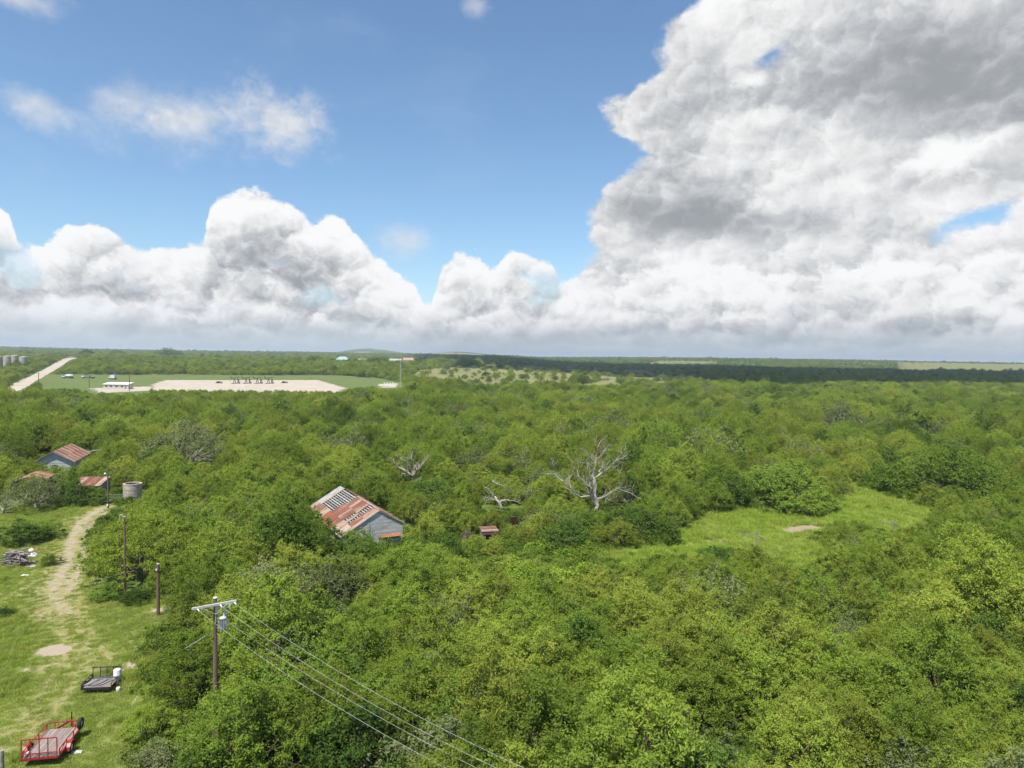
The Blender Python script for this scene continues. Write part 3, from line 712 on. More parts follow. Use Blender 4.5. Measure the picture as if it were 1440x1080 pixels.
for y0, y1, step, smin, smax, gap in ((27, 130, 2.75, 0.62, 1.18, -0.36), (130, 480, 4.5, 0.75, 1.8, -0.31), (480, 1100, 6.6, 1.1, 1.7, -0.30), (1100, 4600, 14.0, 1.2, 2.3, -0.25)):
    P = grid(y0, y1, step); X, Y, kind, s, keep = layout(P, smin, smax, gap)
    X, Y, kind, s = X[keep], Y[keep], kind[keep], s[keep]
    hs = rngp.uniform(0.78, 1.05, len(X)) * (0.80 if y0 > 1000 else (0.85 if y0 > 400 else 1.0))
    hmax = keepout(X, Y, 2.2 * s, 4.1 * s * hs)
    # where only low growth fits, put weeds
    lowm = (hmax < 4.0) & (hmax > 1.0); kind[lowm] = 'weed_mound'; s[lowm] = rngp.uniform(1.0, 1.7, lowm.sum())
    none = hmax <= 1.0
    # too tall for the sight line: try a much smaller bush
    X2, Y2, k2, s2, hs2 = X[none], Y[none], kind[none], s[none] * 0.5, hs[none] * 0.9
    ok2 = keepout(X2, Y2, 2.2 * s2, 4.1 * s2 * hs2) > 50
    X, Y, kind, s, hs = [np.concatenate([q[~none], w[ok2]]) for q, w in ((X, X2), (Y, Y2), (kind, k2), (s, s2), (hs, hs2))]
    if y0 > 400:      # thin bushes over the dry pasture, none on the far fields
        u, v = project(np.stack([X, Y, tz(X, Y)], 1))
        sp = inpoly(u, v, SPARSE_PX); keep = ~sp | (rngp.random(len(X)) < 0.10)
        for q in ([(1270, 512), (1500, 513), (1500, 524), (1262, 522)], [(930, 508), (1010, 509), (1010, 514), (900, 513)], [(470, 507), (600, 509), (600, 512), (470, 512)]):
            keep &= ~inpoly(u, v, q) | (rngp.random(len(X)) < 0.05)
        keep &= ~inpoly(X, Y, TAN) | (rngp.random(len(X)) < 0.10)
        keep &= (Y < 2300) | (rngp.random(len(X)) < 0.30 + 0.4 * (pnoise(X, Y, 0.0022, 8.0) > 0.05))
        X, Y, kind, s, hs = X[keep], Y[keep], kind[keep], s[keep], hs[keep]
    pieces.append((X, Y, kind, s, hs))
# weeds and small bushes over the clearing
P = rngp.uniform(np.array(MEADOW).min(0), np.array(MEADOW).max(0), (900, 2)); P = P[inpoly(P[:, 0], P[:, 1], MEADOW) & (polydist(P[:, 0], P[:, 1], mtrack) > 1.6)]
P = P[pnoise(P[:, 0], P[:, 1], 0.09, 2.2) > -0.02][:150]; bush = rngp.random(len(P)) < 0.14
pieces.append((P[:, 0], P[:, 1], np.where(bush, 'green_shrub', 'weed_mound').astype(object), np.where(bush, rngp.uniform(0.22, 0.42, len(P)), rngp.uniform(0.45, 1.0, len(P))), np.full(len(P), 0.8)))
X, Y, KIND, S, HS = [np.concatenate([p[i] for p in pieces]) for i in range(5)]
ZR = rngp.uniform(0, 2 * np.pi, len(X)); VAR = rngp.integers(0, 1000, len(X)); TILT = rngp.normal(0, 0.06, (len(X), 2))
Zg = tz(X, Y)
# in the picture? (only those become single plants)
u, v = project(np.stack([X, Y, Zg + 2.5 * S], 1)); inview = (u > -40) & (u < 1480) & (v < 1110)
PL_LABEL = {'mesquite': ('mesquite_tree', 'feathery yellow-green mesquite crowded into the brush thicket', 'tree', 'mesquite of the brush thicket', 300),
            'dark_shrub': ('dark_shrub', 'dense dark green shrub among the paler mesquite', 'shrub', 'dark shrubs of the brush thicket', 110),
            'green_shrub': ('green_shrub', 'rounded mid-green shrub between mesquite in the thicket', 'shrub', 'green shrubs of the brush thicket', 130),
            'grey_shrub': ('grey_shrub', 'open grey-green shrub with pale stems in the thicket', 'shrub', 'grey shrubs of the brush thicket', 80),
            'weed_mound': ('weed_clump', 'low bright green weed mound in or beside the grassy clearing', 'weed', 'weed mounds round the clearing', 200)}
single = np.zeros(len(X), bool)
for k, (nm, lab, cat, grp, lim) in PL_LABEL.items():
    cand = np.nonzero((KIND == k) & inview & (Y < 400))[0]
    for i in cand[np.argsort(Y[cand])][:lim]:
        single[i] = True; pl = PLANTS['%s%d' % (k, VAR[i] % GROUPS[k])]
        o = thing(nm, (X[i], Y[i], Zg[i]), ZR[i], lab, cat, grp); o.scale = (S[i], S[i], S[i] * HS[i])
        o.rotation_euler = (TILT[i, 0], TILT[i, 1], ZR[i])
        obj('trunk', pl['trunk'], o); obj('crown', pl['crown'], o)

def scatter(name, keys, XYZ, rot, scl, idx, label):
    """one uncountable mass: points that carry instances of the source meshes"""
    src = bpy.data.collections.new(name + '_source')
    for i, k in enumerate(keys):
        me = k if isinstance(k, bpy.types.Mesh) else PLANTS[k]['one']
        src.objects.link(bpy.data.objects.new('%s_kind_%02d' % (name, i), me))
    me = bpy.data.meshes.new(name); me.vertices.add(len(XYZ)); me.vertices.foreach_set('co', XYZ.astype(np.float32).ravel())
    for nm, typ, arr, f in (('rot', 'FLOAT_VECTOR', rot, 'vector'), ('scl', 'FLOAT_VECTOR', scl, 'vector'), ('idx', 'INT', idx, 'value')):
        a = me.attributes.new(nm, typ, 'POINT'); a.data.foreach_set(f, (arr.astype(np.int32) if typ == 'INT' else arr.astype(np.float32)).ravel())
    o = obj(name, me)
    ng = bpy.data.node_groups.new(name, 'GeometryNodeTree')
    ng.interface.new_socket('Geometry', in_out='INPUT', socket_type='NodeSocketGeometry'); ng.interface.new_socket('Geometry', in_out='OUTPUT', socket_type='NodeSocketGeometry')
    N = ng.nodes; gi = N.new('NodeGroupInput'); go = N.new('NodeGroupOutput'); ip = N.new('GeometryNodeInstanceOnPoints'); ci = N.new('GeometryNodeCollectionInfo')
    ci.inputs[0].default_value = src; ci.inputs['Separate Children'].default_value = True; ci.inputs['Reset Children'].default_value = True
    def na_(nm, typ):
        q = N.new('GeometryNodeInputNamedAttribute'); q.data_type = typ; q.inputs[0].default_value = nm; return q.outputs[0]
    er = N.new('FunctionNodeEulerToRotation'); ng.links.new(na_('rot', 'FLOAT_VECTOR'), er.inputs[0])
    ip.inputs['Pick Instance'].default_value = True
    for a_, b_ in ((gi.outputs[0], ip.inputs['Points']), (ci.outputs[0], ip.inputs['Instance']), (na_('idx', 'INT'), ip.inputs['Instance Index']), (er.outputs[0], ip.inputs['Rotation']), (na_('scl', 'FLOAT_VECTOR'), ip.inputs['Scale']), (ip.outputs[0], go.inputs[0])):
        ng.links.new(a_, b_)
    md = o.modifiers.new('scatter', 'NODES'); md.node_group = ng
    return tag(o, label, kind='stuff')
BIGM = (KIND == 'mesquite') & (S > 1.2) & (Y > 130) & (Y < 700) & ~single
keys = ['mesquite%d' % i for i in range(5)] + ['dark_shrub%d' % i for i in range(3)] + ['green_shrub%d' % i for i in range(3)] + ['grey_shrub%d' % i for i in range(2)] + ['weed_mound%d' % i for i in range(2)] + ['big_mesquite%d' % i for i in range(3)]
off = {'mesquite': 0, 'dark_shrub': 5, 'green_shrub': 8, 'grey_shrub': 11, 'weed_mound': 13}
rest = ~single
idx = np.array([off[k] + v_ % GROUPS[k] for k, v_ in zip(KIND[rest], VAR[rest])])
bm_ = BIGM[rest]; idx[bm_] = 15 + VAR[rest][bm_] % 3
SR = np.where(bm_, S[rest] * 2.3 / 5.4, S[rest]); SZ = np.where(bm_, SR * 4.1 / 6.6 * 5.4 / 2.3 * HS[rest] * 0.88, S[rest] * HS[rest])
scatter('brush', keys, np.stack([X[rest], Y[rest], Zg[rest]], 1), np.concatenate([TILT[rest], ZR[rest][:, None]], 1),
        np.stack([SR, SR, SZ], 1), idx, 'unbroken mass of green mesquite brush running to the horizon')

# ---- undergrowth between the bushes
P = grid(27, 170, 1.5); P = P[pnoise(P[:, 0], P[:, 1], 0.2, 4.4) > -0.35]
s_ = rngp.uniform(0.55, 1.15, len(P)); ok = keepout(P[:, 0], P[:, 1], 1.0 * s_, 0.9 * s_) > 0.6
for x, y, r in NOGO: ok |= (np.hypot(P[:, 0] - x, P[:, 1] - y) < r * 1.0 + 2.0) & (np.hypot(P[:, 0] - x, P[:, 1] - y) > r * 0.9 + 0.4) & ~inpoly(P[:, 0], P[:, 1], LAWN)
P, s_ = P[ok], s_[ok]
scatter('undergrowth', ['undergrowth0', 'undergrowth1', 'green_shrub0'], np.stack([P[:, 0], P[:, 1], tz(P[:, 0], P[:, 1])], 1), np.stack([P[:, 0] * 0, P[:, 0] * 0, rngp.uniform(0, 6.28, len(P))], 1),
        np.stack([s_, s_, s_ * 0.9], 1) * np.where(np.arange(len(P)) % 6 == 0, 0.42, 1.0)[:, None], np.where(np.arange(len(P)) % 6 == 0, 2, np.arange(len(P)) % 2), 'low green weeds and herbs between the bushes')

# ---- grass on the lawn and the clearing
def tuft(seed, n, h, spread, w, mat='grassb'):
    rng = np.random.default_rng(seed); V = []; 
    for _ in range(n):
        a = rng.uniform(0, 6.28); r = spread * math.sqrt(rng.random()); p = np.array([r * math.cos(a), r * math.sin(a), -0.01])
        hh = h * rng.uniform(0.5, 1.1); l = rng.normal(size=2) * 0.45 * hh; b = rng.uniform(0, 6.28); e = np.array([math.cos(b), math.sin(b), 0]) * w
        tip = p + np.array([l[0], l[1], hh]); md = p + np.array([l[0] * 0.35, l[1] * 0.35, hh * 0.6])
        V += [p - e, p + e, md + e * 0.8, md - e * 0.8, md - e * 0.8, md + e * 0.8, tip + e * 0.15, tip - e * 0.15]
    V = np.array(V); return quads_mesh('grass_tuft', V, np.repeat(rng.random(len(V) // 8), 8), [M[mat]])
MTUFTS = [tuft(20 + i, 46, (0.2, 0.34, 0.5, 0.6)[i], 0.36, 0.018, 'meadowb') for i in range(4)]
TUFTS = [tuft(i, 46, (0.13, 0.18, 0.30, 0.55)[i], (0.30, 0.34, 0.34, 0.36)[i], (0.012, 0.014, 0.016, 0.018)[i]) for i in range(4)]
def fill(poly, n, seed):
    rng = np.random.default_rng(seed); P = np.array(poly); lo, hi = P.min(0), P.max(0)
    p = rng.uniform(lo, hi, (n, 2)); p = p[inpoly(p[:, 0], p[:, 1], [tuple(q) for q in P])]; return p, rng
p, rng = fill([q for q in LAWN], 110000, 5)
uu, vv = project(np.stack([p[:, 0], p[:, 1], p[:, 0] * 0], 1)); p = p[(uu > -60) & (vv < 1120)]
dd = lawn_dirt(p[:, 0], p[:, 1]); ww = lawn_worn(p[:, 0], p[:, 1])
p = p[rng.random(len(p)) < np.clip(1.0 - dd * 1.5 - 0.35 * ww, 0.0, 1)]
tallm = pnoise(p[:, 0], p[:, 1], 0.16, 3.0) + 0.5 * pnoise(p[:, 0], p[:, 1], 0.5, 1.0); ww = lawn_worn(p[:, 0], p[:, 1])
uu, vv = project(np.stack([p[:, 0], p[:, 1], p[:, 0] * 0], 1))
tall = (tallm > 0.28) & (ww < 0.3) | (inpoly(uu, vv, [(-40, 855), (30, 860), (52, 890), (30, 930), (-40, 950)]) & (rng.random(len(p)) < 0.7))
ti = np.where(tall, 2 + (rng.random(len(p)) < 0.25), rng.integers(0, 2, len(p)))
sc = rng.uniform(0.55, 1.15, len(p))
scatter('grass', TUFTS, np.stack([p[:, 0], p[:, 1], np.full(len(p), 0.006)], 1), np.stack([p[:, 0] * 0, p[:, 0] * 0, rng.uniform(0, 6.28, len(p))], 1), np.stack([sc, sc, sc], 1), ti, 'short mown lawn grass with taller unmown tufts')
p, rng = fill(MEADOW, 60000, 6)
dd = meadow_dirt(p[:, 0], p[:, 1]); p = p[rng.random(len(p)) < np.clip(1.1 - dd * 1.6, 0, 1)]
ti = rng.integers(1, 4, len(p)); sc = rng.uniform(0.7, 1.4, len(p))
scatter('tall_grass', MTUFTS, np.stack([p[:, 0], p[:, 1], np.full(len(p), 0.006)], 1), np.stack([p[:, 0] * 0, p[:, 0] * 0, rng.uniform(0, 6.28, len(p))], 1), np.stack([sc, sc, sc], 1), ti, 'tall unmown grass of the clearing')
# ------------------------------------------------------------------ materials of the built things
M['rust'] = surf('rust_red', (0.150, 0.048, 0.030), (0.215, 0.082, 0.052), 1.6, 0.85, c3=(0.27, 0.17, 0.12), stretch=(0.5, 2.5, 1), obj_var=0.22)
M['rust_brown'] = surf('rust_brown', (0.120, 0.055, 0.036), (0.190, 0.100, 0.068), 1.8, 0.85, c3=(0.24, 0.19, 0.15), stretch=(0.5, 2.5, 1), obj_var=0.22)
M['rust_pale'] = surf('pale_rust', (0.26, 0.17, 0.125), (0.34, 0.275, 0.225), 1.8, 0.8, c3=(0.19, 0.085, 0.055), stretch=(0.5, 2.5, 1), obj_var=0.15)
M['galv'] = surf('galvanised', (0.27, 0.275, 0.275), (0.36, 0.365, 0.36), 1.2, 0.6, c3=(0.28, 0.21, 0.17), obj_var=0.12, metal=0.0)
M['siding'] = surf('grey_siding', (0.42, 0.43, 0.42), (0.52, 0.525, 0.515), 0.9, 0.75, c3=(0.36, 0.345, 0.32), obj_var=0.09, stretch=(1, 1, 2))
M['timber'] = surf('weathered_timber', (0.17, 0.155, 0.14), (0.27, 0.25, 0.23), 3, 0.9, obj_var=0.2)
M['log'] = surf('grey_log', (0.13, 0.105, 0.095), (0.25, 0.215, 0.205), 2.5, 0.9, obj_var=0.45)
M['polewood'] = surf('pole_wood', (0.105, 0.065, 0.045), (0.175, 0.115, 0.085), 3, 0.9, stretch=(1, 1, 0.2), obj_var=0.1)
M['armwood'] = surf('crossarm_wood', (0.42, 0.41, 0.38), (0.52, 0.51, 0.48), 3, 0.85, obj_var=0.05)
M['white'] = surf('white_paint', (0.56, 0.57, 0.57), (0.66, 0.66, 0.65), 2, 0.5, obj_var=0.05)
M['cream'] = surf('cream_paint', (0.46, 0.42, 0.36), (0.54, 0.50, 0.44), 0.5, 0.6, obj_var=0.08)
M['grey_paint'] = surf('grey_paint', (0.42, 0.43, 0.45), (0.52, 0.53, 0.55), 4, 0.45, obj_var=0.05)
M['red_paint'] = surf('red_paint', (0.26, 0.014, 0.020), (0.33, 0.026, 0.034), 3, 0.45, obj_var=0.08, spec=0.5)
M['black_steel'] = surf('black_steel', (0.018, 0.016, 0.018), (0.040, 0.034, 0.036), 4, 0.5, obj_var=0.1)
M['tyre'] = surf('tyre', (0.020, 0.019, 0.018), (0.045, 0.040, 0.036), 5, 0.9, obj_var=0.1)
M['deck'] = surf('deck_board', (0.20, 0.155, 0.135), (0.29, 0.235, 0.21), 4, 0.9, stretch=(4, 0.6, 1), obj_var=0.16)
M['deck2'] = surf('grey_deck_board', (0.14, 0.115, 0.11), (0.22, 0.185, 0.175), 4, 0.9, stretch=(4, 0.6, 1), obj_var=0.2)
M['block'] = surf('concrete_block', (0.37, 0.30, 0.24), (0.48, 0.405, 0.335), 4, 0.95, obj_var=0.16)
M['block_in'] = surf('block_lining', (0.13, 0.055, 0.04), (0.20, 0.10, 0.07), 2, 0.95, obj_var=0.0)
M['green_steel'] = surf('green_steel', (0.10, 0.19, 0.14), (0.17, 0.26, 0.20), 3, 0.6, obj_var=0.05)
M['tan_tank'] = surf('tan_tank', (0.36, 0.33, 0.27), (0.42, 0.385, 0.32), 0.3, 0.6, obj_var=0.06)
M['teal_roof'] = surf('teal_roof', (0.24, 0.34, 0.32), (0.30, 0.40, 0.38), 0.4, 0.6, obj_var=0.03)
M['red_roof'] = surf('red_roof', (0.34, 0.19, 0.17), (0.42, 0.26, 0.23), 0.4, 0.7, obj_var=0.05)
M['glass'] = surf('dark_glass', (0.02, 0.025, 0.03), (0.04, 0.045, 0.05), 1, 0.15, spec=0.6)
M['wire'] = surf('aluminium_wire', (0.40, 0.40, 0.38), (0.47, 0.47, 0.45), 1, 0.5, obj_var=0.05)
M['orange'] = surf('orange_rust', (0.23, 0.085, 0.042), (0.30, 0.15, 0.085), 3, 0.85, obj_var=0.1)
M['dead_leaf'] = leaf_mat('dead_leaf', (0.16, 0.12, 0.085), (0.21, 0.165, 0.125), (0.25, 0.205, 0.165), 0.2)
rnd = random.Random(11)

# ------------------------------------------------------------------ corrugated roofs laid sheet by sheet
def sheet_mesh(name, length, width, side, mat, waves=4):
    """corrugated sheet: runs down-slope along +-x, ribs across y"""
    V = []; n = waves * 2
    for i in range(n + 1):
        z = 0.022 if i % 2 else 0.0
        V += [(0, width * (i / n - 0.5), z), (side * length, width * (i / n - 0.5), z)]
    return mesh_from(name, V, [(2 * i, 2 * i + 1, 2 * i + 3, 2 * i + 2) if side < 0 else (2 * i, 2 * i + 2, 2 * i + 3, 2 * i + 1) for i in range(n)], mat)
def lay_roof(root, side, run, y0, y1, zr, slope, rows, wid, pick, seed):
    """sheets in rows from ridge to eave; pick(col, row, ncol) -> material key or None for a missing sheet"""
    rg = random.Random(seed); ncol = max(1, round((y1 - y0) / wid)); wid = (y1 - y0) / ncol; cache = {}
    Ls = run / math.cos(slope); rl = Ls / rows
    for r in range(rows):
        for c_ in range(ncol):
            k = pick(c_, r, ncol)
            if k is None: continue
            if k not in cache: cache[k] = sheet_mesh('roof_sheet', rl * 1.07, wid * 1.05, side, M[k])
            s0 = r * rl; lift = 0.012 * (rows - r) + (0.006 if c_ % 2 else 0.0) + rg.uniform(0, 0.008)
            o = obj('roof_sheet', cache[k], root, (side * s0 * math.cos(slope), y0 + (c_ + 0.5) * wid, zr - s0 * math.sin(slope) + lift + 0.03),
                    (rg.uniform(-0.012, 0.012), side * slope + rg.uniform(-0.012, 0.010), rg.uniform(-0.012, 0.012)))

# the barn in the brush
RD = Vector((-8.8, 16.0, 0)).normalized(); BA = math.atan2(-RD.x, RD.y)
barn = thing('barn', (-16.1, 87.0, 0), BA, 'long abandoned barn with patched rusty roof and pale grey gable', 'barn')
ZR, SL, LEN = 4.85, math.atan(0.58), 18.0
def barn_left(c_, r, n):
    y = c_ / n
    if r < 2 and 0.50 < y < 0.86 and not (r == 1 and 0.50 < y < 0.54): return None
    if (r, c_) in ((0, 3), (1, 5), (1, 3), (0, 4)): return None
    if y > 0.90: return 'galv' if r < 2 else 'rust_pale'
    if r == 2: return 'rust_pale' if y < 0.22 or 0.58 < y < 0.72 else ('rust' if y < 0.60 else 'rust_brown')
    if c_ == 0 or y > 0.86: return 'rust_pale'
    return ('rust', 'rust_brown', 'rust', 'rust_pale')[(c_ * 7 + r * 3) % 4] if y < 0.5 else 'rust'
lay_roof(barn, -1, 4.8, -0.12, LEN, ZR, SL, 3, 0.78, barn_left, 1)
lay_roof(barn, 1, 3.25, -0.12, LEN, ZR, SL, 2, 0.78, lambda c_, r, n: None if (c_, r) in ((2, 1), (6, 0), (13, 0), (14, 0), (15, 1)) else ('rust', 'rust_pale', 'rust_brown')[(c_ * 5 + r) % 3], 2)
for i in range(13):        # rafters and battens under the sheets
    y = 0.2 + i * (LEN - 0.4) / 12
    MB().bar((0, y, ZR - 0.10), (-4.75, y, ZR - 0.10 - 4.75 * 0.58), 0.09).build('rafter', M['timber'], barn)
    MB().bar((0, y, ZR - 0.10), (3.2, y, ZR - 0.10 - 3.2 * 0.58), 0.09).build('rafter', M['timber'], barn)
for i in range(16):
    x = -0.20 - i * 0.295
    m_ = MB().box((0, 0, 0), (0.17, LEN - 0.1, 0.03)); o = m_.build('purlin', M['galv' if i % 3 == 0 else 'timber'], barn); o.location = (x, LEN / 2, ZR - 0.03 + x * 0.58); o.rotation_euler = (0, -SL, 0)
for i in range(7):
    x = 0.25 + i * 0.45
    o = MB().box((0, 0, 0), (0.10, LEN - 0.1, 0.03)).build('purlin', M['timber'], barn); o.location = (x, LEN / 2, ZR - 0.035 - x * 0.58); o.rotation_euler = (0, SL, 0)
MB().box((0, LEN * 0.27, ZR + 0.085), (0.30, LEN * 0.5, 0.03)).build('ridge_cap', M['rust_pale'], barn)
def under(x): return ZR - 0.12 - abs(x) * 0.58
def gable_boards(root, y, xl, xr, zb, zt_fn, hgt, mat, ny, zmax, split=None):
    z = zb; rg = random.Random(5)
    while z < zmax - 0.05:
        z1 = min(z + hgt, zmax); segs = [(xl, xr)] if split is None else [(xl, split - 0.012), (split + 0.012, xr)]
        for a, b in segs:
            # clip the board to the slope
            pts = []
            for zz in (z, z1):
                xa, xb = a, b
                while zt_fn(xa) < zz and xa < xb: xa += 0.02
                while zt_fn(xb) < zz and xb > xa: xb -= 0.02
                pts.append((xa, xb))
            (xa, xb), (xc, xd) = pts
            if xb - xa < 0.05: continue
            d_ = rg.uniform(-0.012, 0.012); y_ = y + d_; t_ = 0.025
            V = [(xa, y_, z + 0.008), (xb, y_, z + 0.008), (max(xd, xc + 0.01), y_ , z1 - 0.008), (xc, y_, z1 - 0.008)]; V += [(p[0], p[1] + t_ * ny, p[2]) for p in V]
            MB().add(V, [(0, 1, 2, 3), (7, 6, 5, 4), (0, 4, 5, 1), (1, 5, 6, 2), (2, 6, 7, 3), (3, 7, 4, 0)]).build('wall_board', M[mat], root)
        z = z1
gable_boards(barn, 0.0, -4.5, 3.0, 0.05, under, 0.40, 'siding', -1, ZR - 0.15, split=-1.25)
MB().box((-1.25, -0.05, 1.6), (0.09, 0.04, 3.2)).build('door_post', M['timber'], barn)
MB().box((1.35, -0.32, 1.72), (2.6, 0.62, 0.025), 0.0, 0.42).build('awning_sheet', M['orange'], barn)
MB().box((0.55, -0.045, 0.75), (1.3, 0.03, 1.45)).build('door', M['timber'], barn)
for sx, xe in ((-1, -4.5), (1, 3.0)):
    for k in range(12):
        zt = under(xe) - 0.03
        MB().box((xe, 0.75 + k * 1.5, zt / 2), (0.03, 1.47, zt)).build('wall_sheet', M['galv'], barn)
gable_boards(barn, LEN - 0.2, -4.5, 3.0, 0.05, under, 0.55, 'siding', 1, ZR - 0.15)
for x0, x1 in ((0, -4.85), (0, 3.3)):
    MB().bar((x0, -0.10, ZR - 0.03), (x1, -0.10, ZR - 0.03 - abs(x1) * 0.58), 0.10).build('barge_board', M['timber'], barn)

# the house at the far left, red roof
HD = Vector((-4.0, 12.0, 0)).normalized(); HA = math.atan2(-HD.x, HD.y)
house = thing('farm_house', (-86.0, 133.0, 0), HA, 'small empty farmhouse with striped red roof rising from the brush', 'house')
hs_ = math.atan(1.85 / 3.3)
lay_roof(house, 1, 3.5, -0.4, 12.4, 5.05, hs_, 2, 0.75, lambda c_, r, n: 'rust_pale' if (c_ in (0, 1) and r == 1) or c_ == 6 and r == 0 or c_ == n - 1 else ('rust', 'rust_pale', 'rust')[(c_ + r) % 3], 3)
lay_roof(house, -1, 3.8, -0.4, 12.4, 5.05, hs_, 2, 0.75, lambda c_, r, n: ('rust', 'rust_brown', 'rust_pale')[(c_ * 2 + r) % 3], 4)
gable_boards(house, 0.0, -3.4, 3.1, 0.1, lambda x: 4.95 - abs(x) * 0.56, 0.45, 'siding', -1, 4.8)
gable_boards(house, 11.9, -3.4, 3.1, 0.1, lambda x: 4.95 - abs(x) * 0.56, 0.45, 'siding', 1, 4.8)
for xe in (-3.4, 3.1): MB().box((xe, 5.95, 1.5), (0.06, 11.8, 2.95)).build('wall', M['siding'], house)
for x0, x1 in ((0, -3.9), (0, 3.6)): MB().bar((x0, -0.42, 5.0), (x1, -0.42, 5.0 - abs(x1) * 0.56), 0.12).build('barge_board', M['timber'], house)
MB().bar((3.2, 11.6, 3.45), (6.4, 13.2, 3.75), 0.12).build('roof_beam', M['white'], house)
MB().box((0.2, -0.06, 1.9), (0.9, 0.05, 1.2)).build('window', M['glass'], house)

# the ruined roof half lost under the grey-green tree
rr = ground_at(46, 716); rr = Vector((-88.5, 131.0, 0)) if False else ground_at(40, 700)
ruin = thing('ruined_shed', rr, 0.35, 'ruined shed whose rusty orange roof shows through tree branches', 'shed')
lay_roof(ruin, 1, 2.2, 0, 6.5, 3.4, R_(16), 1, 0.8, lambda c_, r, n: ('orange', 'rust', 'rust_pale')[c_ % 3], 5)
lay_roof(ruin, -1, 2.4, 0, 6.5, 3.4, R_(18), 1, 0.8, lambda c_, r, n: None if c_ == 3 else ('orange', 'rust_pale', 'rust')[c_ % 3], 6)
for x in (-2.2, 2.0):
    for y in (0.3, 6.2): MB().box((x, y, 1.33), (0.15, 0.15, 2.66)).build('post', M['timber'], ruin)
MB().box((0, 3.25, 3.28), (0.12, 6.2, 0.14)).build('ridge_beam', M['timber'], ruin)

# lean-to shed by the gate
shed = thing('shed', (-69.6, 115.2, 0), R_(10), 'low red-roofed shed in front of the green gate', 'shed')
th_ = math.atan(0.75 / 4.6)
cache = [sheet_mesh('roof_sheet', 4.75, 0.84, -1, M[k]) for k in ('rust', 'rust_pale', 'rust_brown')]
for i in range(6):      # sheets run from the back (high) to the front (low)
    o = obj('roof_sheet', cache[(0, 1, 0, 2, 0, 1)[i]], shed, (-2.0 + i * 0.8, 4.6, 2.75 + 0.008 * (i % 2)), (0, 0, 0))
    o.rotation_euler = Matrix.Rotation(R_(90), 3, 'Z').to_euler(); o.rotation_euler = (Matrix.Rotation(-(-th_), 3, 'X') @ Matrix.Rotation(R_(90), 3, 'Z')).to_euler()
for k in range(5): MB().box((2.35, 0.5 + k * 0.92, 1.05 + 0.07 * k), (0.04, 0.9, 2.1 + 0.14 * k)).build('wall_board', M['timber'], shed)
for k in range(5): MB().box((-2.35, 0.5 + k * 0.92, 1.05 + 0.07 * k), (0.04, 0.9, 2.1 + 0.14 * k)).build('wall_board', M['timber'], shed)
MB().box((0, 4.55, 1.32), (4.66, 0.05, 2.64)).build('back_wall', M['timber'], shed)
for x in (-2.2, 0, 2.2): MB().box((x, 0.1, 0.97), (0.13, 0.13, 1.95)).build('post', M['timber'], shed)

# round block cistern
cis = thing('cistern', ground_at(186.5, 705), 0, 'open round cistern of pale concrete blocks beside the gate', 'cistern')
rad, bh, nb_ = 1.36, 0.215, 20
bl = MB(); ang = 2 * math.pi / nb_ * 0.955; V = []
for z in (0.006, bh - 0.006):
    for a in (-ang / 2, ang / 2):
        for r_ in (rad - 0.2, rad): V.append((r_ * math.cos(a), r_ * math.sin(a), z))
blm = mesh_from('block', V, [(0, 1, 3, 2), (4, 6, 7, 5), (1, 5, 7, 3), (0, 2, 6, 4), (0, 4, 5, 1), (2, 3, 7, 6)], M['block'])
for c_ in range(13):
    for k in range(nb_): obj('block', blm, cis, (0, 0, c_ * bh), (0, 0, (k + 0.5 * (c_ % 2)) * 2 * math.pi / nb_ + rnd.uniform(-0.004, 0.004)))
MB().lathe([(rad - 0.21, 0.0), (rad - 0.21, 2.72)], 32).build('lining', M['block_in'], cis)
MB().lathe([(rad + 0.03, 13 * bh), (rad + 0.03, 13 * bh + 0.12), (rad - 0.24, 13 * bh + 0.12), (rad - 0.24, 13 * bh)], 32).build('rim', M['block'], cis)
for z in (0.9, 1.95): MB().lathe([(rad + 0.012, z), (rad + 0.03, z + 0.02), (rad + 0.03, z + 0.07), (rad + 0.012, z + 0.09)], 32).build('band', M['timber'], cis)

# green field gate
ga, gb = ground_at(144, 706), ground_at(173, 706.5)
gdir = (gb - ga); gate = thing('field_gate', ga, math.atan2(gdir.y, gdir.x), 'pale green five-bar metal gate between shed and cistern', 'gate')
gl = gdir.length
for k in range(5): MB().tube([(0.05, 0, 0.25 + k * 0.24), (gl - 0.05, 0, 0.25 + k * 0.24)], 0.028, 6).build('bar', M['green_steel'], gate)
for x in (0.05, gl / 2, gl - 0.05): MB().box((x, 0.035, 0.73), (0.05, 0.03, 1.08)).build('upright', M['green_steel'], gate)
for x in (-0.12, gl + 0.12): MB().tube([(x, 0, -0.1), (x, 0, 1.5)], 0.08, 8).build('post', M['timber'], gate)

# ------------------------------------------------------------------ poles and wires
p0 = ground_at(303, 1045); p0.z = 0
AR = Vector((2.05, 1.5, 0)).normalized(); AA = math.atan2(AR.y, AR.x)
up_ = thing('utility_pole', p0, AA, 'tall wooden utility pole with pale crossarm and grey transformer', 'utility pole')
MB().tube([(0, 0, -0.3), (0, 0, 4.5), (0, 0, 9.05)], [0.165, 0.14, 0.11], 12).build('pole', M['polewood'], up_)
MB().tube([(0, 0, 9.04), (0, 0, 9.09)], [0.125, 0.115], 12).build('pole_cap', M['white'], up_)
arm = MB().box((-0.08, -0.17, 8.68), (2.56, 0.10, 0.13)).build('crossarm', M['armwood'], up_)
for sx in (-1, 1):
    MB().bar((sx * 0.75 - 0.08, -0.23, 8.64), (0, -0.16, 8.08), 0.03).build('brace', M['grey_paint'], arm)
for x in (-1.05, 0.25, 1.08):
    MB().tube([(x, -0.22, 8.62), (x + 0.03, -0.50, 8.57)], [0.045, 0.035], 8).build('insulator', M['white'], arm)
